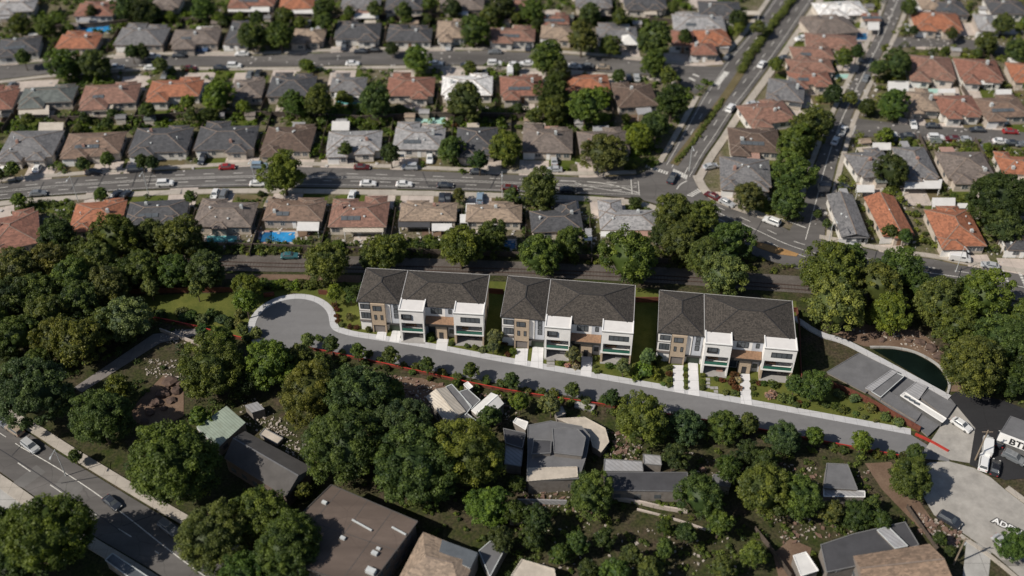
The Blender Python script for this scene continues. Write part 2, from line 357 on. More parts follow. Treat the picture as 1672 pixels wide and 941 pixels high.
# private street with turning circle
c0 = un(477.5, 527); RC = 11.2
circ = [(c0.x+RC*math.cos(t), c0.y-.6+RC*.98*math.sin(t)) for t in np.linspace(math.radians(335), math.radians(-65+0), 2)]
def arc(r, a0, a1, n=40): return [(c0.x+r*math.cos(t), c0.y-.3+r*math.sin(t)) for t in np.linspace(math.radians(a0), math.radians(a1), n)]
low = [(505, 572), (560, 582), (650, 595), (800, 624), (1000, 660), (1200, 694), (1380, 727), (1470, 745), (1550, 754)]
upp = [(1550, 750), (1487, 710), (1220, 661), (1098, 640), (820, 592), (690, 567), (614, 554), (578, 550), (548, 542.5), (540.5, 535)]
Plow = [(un(*p).x, un(*p).y) for p in low]; Pupp = [(un(*p).x, un(*p).y) for p in upp]
R0 = 8.7
street_poly = Plow+Pupp+arc(R0, 3, 280)
sheet('private_street', street_poly, M_street, 'smooth grey new street ending in a turning circle', z=.06, world=True)
LAWN = [(215, 483), (380, 478), (480, 468), (590, 460), (700, 455), (1040, 470), (1300, 492), (1306, 605), (1355, 632), (1500, 705), (1455, 700), (1300, 673), (1100, 638), (850, 594), (690, 565), (610, 549), (562, 538), (550, 520), (522, 488), (480, 478), (440, 488), (414, 515), (410, 560), (395, 555), (235, 519)]
sheet('garden_lawn', LAWN, M_lawn, 'bright lawn around the new townhouses', z=.034, clear=True)
walk_line = [(w.x, w.y) for w in []]
wl = arc(R0+.9, 285, 10)+[(un(566, 541).x, un(566, 541).y)]+[(un(p[0], p[1]-4.5).x, un(p[0], p[1]-4.5).y) for p in upp[::-1][1:-1]]
wl = arc(R0+.85, 240, 8)+[(un(*q).x, un(*q).y) for q in ((544.5, 530), (549, 537), (560, 541), (578, 546), (612, 551))]+[(un(p[0], p[1]-4.5).x, un(p[0], p[1]-4.5).y) for p in upp[::-1][4:-1]]
ribbon('private_pavement', wl, 1.75, M_newwalk, 'light concrete pavement round the turning circle and along the street', h=.10, z=.02, world=True)
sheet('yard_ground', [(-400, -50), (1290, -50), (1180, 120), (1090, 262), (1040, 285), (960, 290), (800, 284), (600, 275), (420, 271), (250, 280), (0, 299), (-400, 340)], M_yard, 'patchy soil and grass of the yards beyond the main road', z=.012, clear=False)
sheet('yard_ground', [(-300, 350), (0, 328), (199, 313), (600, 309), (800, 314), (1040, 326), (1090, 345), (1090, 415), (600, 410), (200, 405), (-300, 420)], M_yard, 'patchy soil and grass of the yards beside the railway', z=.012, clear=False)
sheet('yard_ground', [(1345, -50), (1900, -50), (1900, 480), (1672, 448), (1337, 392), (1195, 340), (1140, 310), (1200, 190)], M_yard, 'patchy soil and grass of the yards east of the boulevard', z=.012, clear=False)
# pavements along kerbs
EW = [0]
def edge_walk(pts, desc, off, w=1.6, m=None):
    EW[0] += 1; ribbon('pavement', pts, w, m or M_walk, desc, off=off, h=.12, z=.13+.003*EW[0])
edge_walk(MAIN_UP[:9], 'pale pavement on the far side of the main road', 1.6)
edge_walk(MAIN_UP[10:15], 'curved pale pavement round the junction corner', 1.3, 2.4)
edge_walk(MAIN_UP[16:], 'pale pavement in front of the terracotta houses', 1.4)
edge_walk(MAIN_LO[9:][::-1], 'pale pavement on the railway side of the main road', -1.9, 2.1)
edge_walk(BL[:3], 'pale pavement on the near side of the boulevard', 1.4); edge_walk(BL[4:], 'pale pavement beside the far boulevard', 1.4)
edge_walk(BR, 'long bright pavement on the east side of the boulevard', -1.8, 2.2)
edge_walk(UP[:-1], 'pavement on the far side of the upper street', 1.5); edge_walk(UL[1:][::-1], 'pavement on the near side of the upper street', -1.5)
edge_walk(S2L[:-1], 'pavement on the west side of the side street', -1.2, 1.4); edge_walk(S2R, 'pavement on the east side of the side street', -1.2, 1.4)
edge_walk(AV_U, 'pavement along the upper edge of the avenue', 1.6, 2.2); edge_walk(AV_L[::-1], 'pavement along the lower edge of the avenue', -1.5, 2.4)
edge_walk([(1640, 800), (1680, 830), (1800, 910)], 'bright curb of the concrete road', .8, 1.2)
edge_walk([(1570, 872), (1623, 908), (1690, 965)], 'curb below the concrete road lettering', -.6, .8)
sheet('footpath', [(1578, 880), (1598, 889), (1618, 903), (1612, 960), (1570, 960)], M_plaza, 'pale concrete slab path beside the utility pole', z=.1)
sheet('footpath', [(120, 634), (250, 546), (330, 535), (334, 545), (262, 560), (134, 641)], mat_concrete('old_path', (.2, .18, .17), 2.5), 'grey footpath crossing the shaded garden', z=.05)
ribbon('footpath', [(1296, 520), (1338, 548), (1372, 556), (1407, 573), (1550, 651)], 1.5, M_newwalk, 'white concrete path along the pond', h=.3, z=.1)
sheet('pond', [(1424, 571), (1458, 571), (1493, 578), (1524, 595), (1541, 612), (1547, 628), (1541, 642)], M_water_dark, 'dark still pond beside the white path', z=.16)
ribbon('pond_edge', [(1420, 568), (1458, 568), (1494, 575), (1527, 593), (1545, 611), (1551, 630), (1546, 645)], .5, M_plaza, 'pale stone edge of the pond', h=.3, z=.1)
sheet('bare_soil', [(1360, 545), (1410, 530), (1500, 540), (1560, 590), (1575, 640), (1552, 640), (1540, 600), (1490, 572), (1410, 566)], M_dirt, 'reddish soil bank behind the pond', z=.08)
sheet('bare_soil', [(607, 612), (690, 618), (742, 636), (728, 655), (700, 680), (680, 672), (655, 655), (632, 640)], M_dirt, 'brown earth yard below the red fence', z=.08)
sheet('bare_soil', [(205, 680), (240, 640), (270, 610), (300, 640), (300, 680), (250, 705)], M_dirt, 'reddish earth patch in the shaded garden', z=.08)
sheet('bare_soil', [(1412, 757), (1455, 755), (1530, 860), (1500, 862), (1440, 800)], M_dirt, 'tan dirt track beside the concrete road', z=.07)
sheet('bare_soil', [(1262, 905), (1290, 880), (1325, 895), (1310, 960), (1275, 960)], M_dirt, 'patchy earth below the trees', z=.06)
sheet('traffic_island', [(1227, 392), (1240, 397), (1280, 408), (1304, 416), (1300, 420), (1268, 416), (1236, 405)], M_orange, 'tan planted traffic island in the main road', z=.18, h=.1)
sheet('dry_verge', [(330, 455), (520, 460), (590, 462), (590, 450), (330, 447)], M_dirt, 'tan track beside the railway', z=.06)
sheet('railway_bed', [(300, 416), (590, 419), (800, 426), (1100, 438), (1312, 452), (1450, 470), (1672, 496), (1800, 512), (1800, 536), (1672, 520), (1450, 493), (1312, 479), (1217, 473), (1100, 464), (950, 456), (800, 450), (590, 446), (300, 442)], M_ballast, 'grey gravel railway bed', z=.08)
TRACK = [(280, 427), (400, 433), (590, 437), (800, 442), (950, 447), (1100, 455), (1217, 464), (1312, 471), (1450, 484), (1660, 505), (1800, 522)]
# markings
mk = []
def shift(line, dy): return [(x, y+dy) for x, y in line]
MC = [(-160, 330), (0, 313), (120, 303), (250, 294), (420, 288), (600, 291), (800, 298), (960, 304), (1040, 306)]
mk += [(shift(MC, -6), .2, 3, 5), (shift(MC, -1), .14, 0, 0), (shift(MC, 1.2), .14, 0, 0), (shift(MC, 6), .2, 3, 5), (shift(MC, 12.5), .12, 0, 0)]
MC2 = [(1165, 345), (1230, 374), (1300, 408), (1401, 430), (1500, 444), (1600, 458), (1672, 470), (1800, 492)]
mk += [(MC2, .2, 0, 0), (shift(MC2, -9), .2, 3, 5), (shift(MC2, 10), .2, 3, 5)]
BC = [(a[0]*.28+b[0]*.72, a[1]*.28+b[1]*.72) for a, b in zip(BL, BR)]; BC2 = [(a[0]*.74+b[0]*.26, a[1]*.74+b[1]*.26) for a, b in zip(BL, BR)]
mk += [(BC, .2, 3, 6), (BC2, .2, 3, 6), ([(a[0]*.1+b[0]*.9, a[1]*.1+b[1]*.9) for a, b in zip(BL, BR)], .15, 0, 0), ([(a[0]*.92+b[0]*.08, a[1]*.92+b[1]*.08) for a, b in zip(BL, BR)], .15, 0, 0)]
S2 = [((a[0]+b[0])/2, (a[1]+b[1])/2) for a, b in zip(S2L, S2R[::-1])]
mk += [(S2, .2, 0, 0)]
mk += [([(33, 730), (100, 768), (180, 822), (308, 925), (400, 985)], .2, 0, 0), ([(0, 708), (33, 730)], .16, 2, 3), ([(-20, 722), (60, 778), (150, 838), (260, 905)], .2, 4, 6), ([(50, 745), (94, 742)], .01, 1, 1)]
for k in range(9): mk.append(([(1057+k*4.1, 270+k*1.4), (1055+k*4.1, 274.5+k*1.4)], .5, 0, 0))
for k in range(7): mk.append(([(1101+k*3.4, 277+k*1.6), (1099+k*3.4, 284+k*1.6)], .55, 0, 0))
for k in range(6): mk.append(([(1122+k*3.2, 319-k*1.9+(k*0)), (1131+k*2.6, 322-k*1.5)], .45, 0, 0))
mk += [([(1105, 310), (1110, 302), (1122, 296)], .3, 0, 0), ([(1275, 358), (1316, 373)], .3, 0, 0), ([(1146, 122), (1170, 122)], .01, 1, 1), ([(914, 296), (990, 299), (1043, 316)], .3, 0, 0), ([(938, 299), (975, 309), (1044, 318)], .2, 0, 0), ([(1030, 292), (1032, 318)], .25, 0, 0), ([(1042, 297), (1044, 320)], .2, 0, 0)]
for k in range(10):
    mk.append(([(1635+k*1.9, 443+k*4.2), (1639+k*1.9, 443+k*4.2)], .7, 0, 0)); mk.append(([(1662+k*1.9, 446+k*4.2), (1667+k*1.9, 446+k*4.2)], .7, 0, 0))
mk += [([(1170, 140), (1186, 118)], 1.6, 0, 0), ([(1125, 128), (1135, 133)], .8, 0, 0), ([(1131, 122), (1141, 126)], .8, 0, 0), ([(1397, 206), (1391, 222)], .3, 0, 0)]
marks('road_markings', mk, M_paint, 'white painted lane lines, crossings and stop bars')
marks('tar_seams', [([(115, 312), (128, 292)], .3, 0, 0), ([(160, 306), (175, 278)], .3, 0, 0), ([(216, 306), (226, 277)], .3, 0, 0), ([(242, 306), (250, 276)], .3, 0, 0), ([(520, 304), (545, 275)], .25, 0, 0), ([(800, 310), (812, 286)], .3, 0, 0), ([(60, 322), (72, 298)], .25, 0, 0), ([(700, 307), (690, 282)], .2, 0, 0), ([(0, 312), (250, 297), (420, 291), (800, 302)], .12, 0, 0), ([(100, 790), (160, 780)], .25, 0, 0), ([(200, 860), (262, 838)], .25, 0, 0), ([(20, 745), (50, 712)], .2, 0, 0), ([(-40, 710), (60, 772), (200, 870)], .18, 0, 0), ([(1225, 395), (1245, 360)], .2, 0, 0), ([(1420, 450), (1432, 410)], .25, 0, 0), ([(1560, 470), (1570, 438)], .25, 0, 0)], plain('tar', (.03, .03, .032), .6), 'dark tar repair lines across the roads')
for q, d in [([(105, 775), (140, 795), (122, 815), (88, 795)], 'paler patch on the avenue'), ([(330, 300), (385, 297), (386, 303), (332, 306)], 'paler patch on the main road'), ([(700, 302), (760, 304), (758, 309), (700, 308)], 'darker patch on the main road'), ([(1190, 360), (1222, 374), (1214, 382), (1184, 368)], 'repaired patch near the junction'), ([(520, 95), (590, 92), (590, 98), (520, 100)], 'repaired patch on the upper street'), ([(20, 790), (60, 760), (75, 772), (38, 798)], 'worn patch on the avenue')]:
    sheet('road_patch', q, mat_asphalt('patch', (.13, .125, .12), .2) if 'pal' in d or 'worn' in d else mat_asphalt('patch', (.065, .063, .062), .2), d, z=.1635)
sheet('pavement', [(-60, 740), (0, 776), (55, 818), (104, 850), (118, 885), (60, 870), (-60, 830)], M_plaza, 'wide pale pavement on the lower side of the avenue', z=.12)
# driveways of the townhouses
for i, (q, d) in enumerate([
    ([(616.6, 542.7), (631.7, 542.7), (629.6, 556.8), (613, 553.6)], 'first white driveway of the block by the turning circle'), ([(641.5, 537.9), (656, 538.6), (651.5, 560.6), (635.7, 558)], 'second white driveway of the block by the turning circle'), ([(714.2, 552), (732.8, 552.4), (729.4, 574), (711.6, 571)], 'third white driveway of the block by the turning circle'),
    ([(843, 570), (862.5, 570), (860, 598), (839.7, 595)], 'first white driveway of the middle block'), ([(870, 565.5), (888, 565.5), (886, 603), (866, 600)], 'second white driveway of the middle block'), ([(949.7, 582), (967.8, 582), (965.4, 616.5), (948, 613.5)], 'third white driveway of the middle block'),
    ([(1098.5, 597), (1115.7, 597.4), (1117, 643.5), (1099.6, 640.5)], 'first white driveway of the block by the pond'), ([(1123.4, 592.6), (1139, 593), (1142, 648), (1123.6, 645)], 'second white driveway of the block by the pond'), ([(1207.2, 611), (1224, 611.5), (1227.4, 662.5), (1209.6, 660)], 'third white driveway of the block by the pond')]):
    sheet('driveway', q, M_white_drive, d, z=.15)
# ---------------------------------------------------------------- townhouse blocks
def window(par, x0, x1, z0, z1, y, split=2, face='y', name='window'):
    f = MB(); p = MB(); t = .09
    def bx(mb, a0, a1, b0, b1, c0, c1):
        if face == 'y': mb.box(a0, a1, c0, c1, b0, b1)
        else: mb.box(c0, c1, a0, a1, b0, b1)
    s = -1 if face in ('y', 'x-') else 1
    ya, yb = sorted((y, y+s*.08)); pa, pb = sorted((y, y+s*.03))
    bx(f, x0, x1, z0, z0+t, ya, yb); bx(f, x0, x1, z1-t, z1, ya, yb)
    bx(f, x0, x0+t, z0+t, z1-t, ya, yb); bx(f, x1-t, x1, z0+t, z1-t, ya, yb)
    for k in range(1, split):
        xm = x0+(x1-x0)*(k/split if split != 2 else .33); bx(f, xm-.04, xm+.04, z0+t, z1-t, ya, yb)
    o = f.build(name, M_frame, par)
    bx(p, x0+t, x1-t, z0+t, z1-t, pa, pb); p.build('pane', M_glass, o)
    return o
def hip(mb, x0, x1, y0, y1, z, sl, m=0, cap=None, capm=1, th=.22, o=0):
    z = z+o; W, D = x1-x0, y1-y0; h = sl*min(W, D)/2
    if W >= D: a, b = (x0+D/2, (y0+y1)/2, z+h), (x1-D/2, (y0+y1)/2, z+h)
    else: a, b = ((x0+x1)/2, y0+W/2, z+h), ((x0+x1)/2, y1-W/2, z+h)
    A, B, C, Dd = (x0, y0, z), (x1, y0, z), (x1, y1, z), (x0, y1, z)
    if W >= D:
        mb.face([A, B, b, a], m); mb.face([B, C, b], m); mb.face([C, Dd, a, b], m); mb.face([Dd, A, a], m)
        caps = [(A, a), (Dd, a), (B, b), (C, b), (a, b)]
    else:
        mb.face([A, B, a], m); mb.face([B, C, b, a], m); mb.face([C, Dd, b], m); mb.face([Dd, A, a, b], m)
        caps = [(A, a), (B, a), (C, b), (Dd, b), (a, b)]
    for p, q in ((A, B), (B, C), (C, Dd), (Dd, A)): mb.face([(p[0], p[1], z-th), (q[0], q[1], z-th), q, p], capm if cap is not None else m)
    mb.face([(x0, y1, z-th), (x1, y1, z-th), (x1, y0, z-th), (x0, y0, z-th)], m)
    if cap:
        for p, q in caps: mb.bar((p[0], p[1], p[2]+.02), (q[0], q[1], q[2]+.02), cap, .1, capm)
    return h
def gable(mb, x0, x1, y0, y1, z, sl, m=0, wm=0, cap=None, capm=1, th=.2, ov=.4, o=0):
    z = z+o; W, D = x1-x0, y1-y0
    if W >= D:
        h = sl*D/2; ym = (y0+y1)/2
        mb.face([(x0, y0, z), (x1, y0, z), (x1, ym, z+h), (x0, ym, z+h)], m); mb.face([(x1, y1, z), (x0, y1, z), (x0, ym, z+h), (x1, ym, z+h)], m)
        for x, f in ((x0+ov, -1), (x1-ov, 1)):
            P = [(x, y0+.3, z-th), (x, y1-.3, z-th), (x, y1-.3, z-.02), (x, ym, z+h-.12), (x, y0+.3, z-.02)]
            mb.face(P if f > 0 else P[::-1], wm)
        for y in (y0, y1): mb.face([(x0, y, z-th), (x1, y, z-th), (x1, y, z), (x0, y, z)], capm)
        mb.face([(x0, y1, z-th), (x1, y1, z-th), (x1, y0, z-th), (x0, y0, z-th)], m)
        if cap: mb.bar((x0, ym, z+h+.02), (x1, ym, z+h+.02), cap, .1, capm)
    else:
        h = sl*W/2; xm = (x0+x1)/2
        mb.face([(x1, y0, z), (x1, y1, z), (xm, y1, z+h), (xm, y0, z+h)], m); mb.face([(x0, y1, z), (x0, y0, z), (xm, y0, z+h), (xm, y1, z+h)], m)
        for y, f in ((y0+ov, -1), (y1-ov, 1)):
            P = [(x0+.3, y, z-th), (x1-.3, y, z-th), (x1-.3, y, z-.02), (xm, y, z+h-.12), (x0+.3, y, z-.02)]
            mb.face(P if f < 0 else P[::-1], wm)
        for x in (x0, x1): mb.face([(x, y0, z-th), (x, y1, z-th), (x, y1, z), (x, y0, z)], capm)
        mb.face([(x0, y1, z-th), (x1, y1, z-th), (x1, y0, z-th), (x0, y0, z-th)], m)
        if cap: mb.bar((xm, y0, z+h+.02), (xm, y1, z+h+.02), cap, .1, capm)
    return h
M_edge = plain('roof_edge', (.36, .35, .34), .6, .08); M_membrane = plain('roof_membrane', (.60, .58, .56), .8, .05, .8)
def townhouse(loc, rz, D, SX, label):
    T = tag(empty('townhouse_block', loc, rz), label, 'townhouses', 'new three-storey townhouse blocks'); T.scale = (SX, 1, 1)
    EZ = 9.3; fr = random.Random(int(loc[0]*7))
    def part(name, mat, boxes, parent=T):
        mb = MB()
        for b in boxes: mb.box(*b)
        return mb.build(name, mat, parent)
    part('wall', M_whitewall, [(.35, 10.2, .6, D-.3, 0, EZ-.1), (10.2, 30.0, .25, D-.3, 0, EZ-.1)])
    m = MB(); hip(m, 0, 10.25, -.2, D, EZ, .36, 0, .22, 1); m.build('roof', [M_shingle, M_fascia], T)
    m = MB(); hip(m, 10.35, 30.3, -.55, D, EZ, .36, 0, .22, 1); m.build('roof', [M_shingle, M_fascia], T)
    part('roof_edge', M_edge, [(10.22, 10.38, -.2, D, EZ-.2, EZ+.13), (-.08, -.01, -.2, D, EZ-.2, EZ+.04), (30.31, 30.45, .6, D, EZ-.3, EZ+.2), (0, 10.2, D+.01, D+.12, EZ-.2, EZ+.05), (10.4, 30.3, D+.01, D+.12, EZ-.2, EZ+.05)])
    # left unit
    part('side_bay', M_whitewall, [(.3, 3.1, .1, .6, 3.5, 6.2), (.3, 3.1, .1, .6, 6.35, 9.0), (.3, 3.1, .25, .6, 0, 2.9)])
    part('bay_band', M_taupe, [(.15, 3.12, -.05, .6, 2.9, 3.45)]); part('bay_band', M_taupe, [(.25, 3.1, .02, .6, 6.2, 6.35)])
    window(T, .6, 2.9, 3.9, 5.8, .1, 3); window(T, .6, 2.9, 6.9, 8.4, .1, 2); window(T, 1.6, 4.0, 4, 5.5, .3, 2, 'x-')
    window(T, 1.6, 4.0, 7, 8.4, .3, 2, 'x-'); window(T, 7.0, 9.0, 7, 8.4, .3, 2, 'x-')
    part('tan_bay', M_tan, [(3.2, 6.6, -.5, .6, 2.45, 9.05), (3.2, 3.5, -.5, .6, 0, 2.45), (6.3, 6.6, -.5, .6, 0, 2.45)])
    part('garage_door', M_taupe, [(3.5, 6.3, -.3, -.1, 0, 2.3)]); part('door_header', M_fascia, [(3.4, 6.4, -.53, -.3, 2.32, 2.44)])
    window(T, 3.7, 5.8, 7.0, 8.5, -.5, 2); window(T, 3.9, 4.5, 4.2, 5.7, -.5, 1); window(T, 5.4, 6.0, 4.2, 5.7, -.5, 1)
    part('corner_trim', M_fascia, [(3.1, 3.2, -.52, .5, 0, 9.05), (7.85, 7.95, .05, .3, 2.8, 9.0)])
    part('white_panel', M_whitewall, [(6.6, 7.85, .12, .6, 2.8, 9.05)]); part('grey_panel', M_bluewall, [(7.95, 10.15, .12, .6, 2.8, 9.05)])
    window(T, 8.6, 9.6, 4.4, 5.9, .12, 1); window(T, 8.6, 9.6, 6.1, 7.3, .12, 1); window(T, 8.6, 9.6, 7.45, 8.7, .12, 1)
    part('carport_header', M_fascia, [(6.6, 10.2, -.25, .6, 2.55, 2.8)]); part('garage_door', M_greendoor, [(7.2, 10.0, .35, .6, 0, 2.5)])
    # projecting white boxes
    for (a, b, y, side) in ((10.45, 16.3, -2.9, 0), (23.4, 30.4, -2.75, 1)):
        zt = 9.75
        bo = part('upper_box', M_whitewall, [(a, b, y, .9, 6.15, zt)])
        part('parapet', M_trimw, [(a-.05, b+.05, y-.06, y+.2, zt, zt+.25), (a-.05, a+.2, y+.2, 1.2, zt, zt+.25), (b-.2, b+.05, y+.2, 1.2, zt, zt+.25)], bo)
        part('flat_roof', M_membrane, [(a+.2, b-.2, y+.2, .88, zt+.01, zt+.08)], bo)
        part('metal_coping', M_fascia, [(a-.08, b+.08, y-.1, y+.0, zt-.12, zt-.02)], bo)
        if side == 0: part('window_surround', M_fascia, [(11.0, 13.4, y-.25, y-.01, 7.2, 7.35), (11.0, 11.1, y-.25, y-.01, 7.35, 8.7), (13.3, 13.4, y-.25, y-.01, 7.35, 8.7)]); window(T, 11.15, 13.25, 7.4, 8.7, y, 2)
        else: window(T, 25.0, 29.5, 7.2, 8.7, y, 4)
        part('side_frame', M_tan if side else M_trimw, [(a, a+.5, y, -.2, 0, 3.0)]); part('side_frame', M_tan if side else M_trimw, [(b-.35, b, y, -.2, 0, 3.0)])
        part('side_frame', M_trimw, [(a, a+.45, y, -.2, 3.35, 5.95)]); part('side_frame', M_trimw, [(b-.35, b, y, -.2, 3.35, 5.95)])
        part('balcony_slab', M_trimw, [(a, b, y-.05, .1, 3.0, 3.35), (a+.02, b-.02, y+.02, .1, 5.95, 6.13)])
        part('back_wall', M_pink, [(a+.4, b-.3, -.25, .1, 3.35, 5.95), (a+.4, b-.3, -.25, .1, 0.1, 3.0)])
        for z0 in (.25, 3.45):
            for k in range(3): window(T, a+.9+k*1.6, a+2.3+k*1.6, z0, z0+2.2, -.25, 2, name='glass_door')
        r = part('balcony_rail', M_grail, [(a+.47, b-.37, y+.05, y+.09, 3.4, 4.3)])
        part('handrail', M_fascia, [(a+.45, b-.35, y+.02, y+.12, 4.32, 4.4)], r)
        part('opening_frame', M_fascia, [(a+.46, a+.54, y+.02, y+.1, 4.4, 5.94), (b-.44, b-.36, y+.02, y+.1, 4.4, 5.94), (a+.54, b-.44, y+.02, y+.1, 5.84, 5.94), (a+.5, b-.36, y-.02, y+.1, 2.86, 2.98)])
        part('patio', M_deck, [(a+.05, b-.05, y-.5, -.3, 0, .16)])
        r = part('bench', M_wood, [(a+.8+fr.random(), a+2.4+fr.random()*1.4, -1.2, -.6, 3.4, 3.85)]); part('planter', fr.choice([M_taupe, M_deck, M_pink]), [(a+3.2+fr.random(), a+4.5+fr.random(), -1.9+fr.random(), -.8, .16, .5+.4*fr.random())])
        part('blind', fr.choice([M_trimw, M_tan, M_deck]), [(a+1.0+1.6*fr.randint(0, 2), a+2.2+1.6*fr.randint(0, 0)+3.2*0, -.36, -.34, 4.3, 5.5)] if 0 else [(a+1.0, a+1.0+fr.uniform(.5, 1.2), -.37, -.34, 4.0, 5.55)])
    # entry bay
    part('entry_upper', M_whitewall, [(16.3, 21.0, -.3, .3, 6.2, 9.0)]); part('entry_upper_grey', M_bluewall, [(21.0, 23.4, -.3, .3, 6.2, 9.0)])
    window(T, 17.6, 20.2, 7.0, 8.7, -.3, 3); window(T, 21.8, 22.6, 7.2, 8.6, -.3, 1)
    m = MB(); m.face([(16.4, -2.1, 5.35), (23.3, -2.1, 5.35), (23.3, -.28, 6.25), (16.4, -.28, 6.25)]); m.face([(16.4, -2.1, 5.2), (16.4, -.28, 5.2), (23.3, -.28, 5.2), (23.3, -2.1, 5.2)])
    m.face([(16.4, -2.1, 5.2), (16.4, -2.1, 5.35), (16.4, -.28, 6.25), (16.4, -.28, 5.2)]); m.face([(23.3, -2.1, 5.2), (23.3, -.28, 5.2), (23.3, -.28, 6.25), (23.3, -2.1, 5.35)])
    m.build('entry_canopy', M_wood, T); part('canopy_fascia', M_fascia, [(16.35, 23.35, -2.25, -2.1, 4.75, 5.37)])
    part('entry_bay', M_tan, [(18.7, 21.4, -1.4, .2, 0, 4.9)]); part('front_door', M_frame, [(19.5, 20.5, -1.46, -1.4, .05, 2.2)])
    part('bay_trim', M_fascia, [(18.58, 18.69, -1.5, .2, 0, 5.0), (21.41, 21.52, -1.5, .2, 0, 5.0)])
    part('entry_side', M_bluewall, [(21.52, 23.4, -.5, .2, 0, 5.0)]); window(T, 21.9, 22.9, 3.2, 4.3, -.5, 1); window(T, 21.9, 22.9, 1.2, 2.5, -.5, 1)
    window(T, 16.7, 18.4, .3, 2.6, .2, 2); window(T, 16.7, 18.4, 3.0, 4.6, .2, 2)
    part('side_wall_panel', M_tan, [(30.0, 30.12, .3, D-.5, 0, 6.0)])
    for y in (2.5, 6.5): window(T, y, y+1.6, 6.6, 8.2, 30.0, 1, 'x+'); window(T, y, y+1.6, 1.2, 2.6, 30.12, 1, 'x+')
    # rear
    nogo([T.matrix_world @ Vector(p) if 0 else Matrix.LocRotScale(Vector(loc), Matrix.Rotation(rz, 3, 'Z').to_quaternion(), Vector((SX, 1, 1))) @ Vector(p) for p in ((-.5, -3.5, 0), (31, -3.5, 0), (31, D, 0), (-.5, D, 0))])
    return T
def place_block(fl, bl, br, label, D=None):
    F, B, R = un(*fl, 9.5), un(*bl, 9.5), un(*br, 9.5)
    rz = math.atan2(R.y-B.y, R.x-B.x); u = Vector((math.cos(rz), math.sin(rz), 0)); v = Vector((-math.sin(rz), math.cos(rz), 0))
    W = (R-B).dot(u); dd = (B-F).dot(v); D = D or dd; o = B-v*D; o.z = 0
    return townhouse(o, rz, D, W/30.3, label)
place_block((580, 487), (598, 437), (799, 448.5), 'white and tan three-storey townhouse block nearest the turning circle', 11.6)
place_block((817.8, 515.5), (829.5, 449.6), (1037, 465.5), 'white and tan three-storey townhouse block in the middle of three')
place_block((1076, 541), (1077, 473), (1293, 491), 'white and tan three-storey townhouse block nearest the pond')

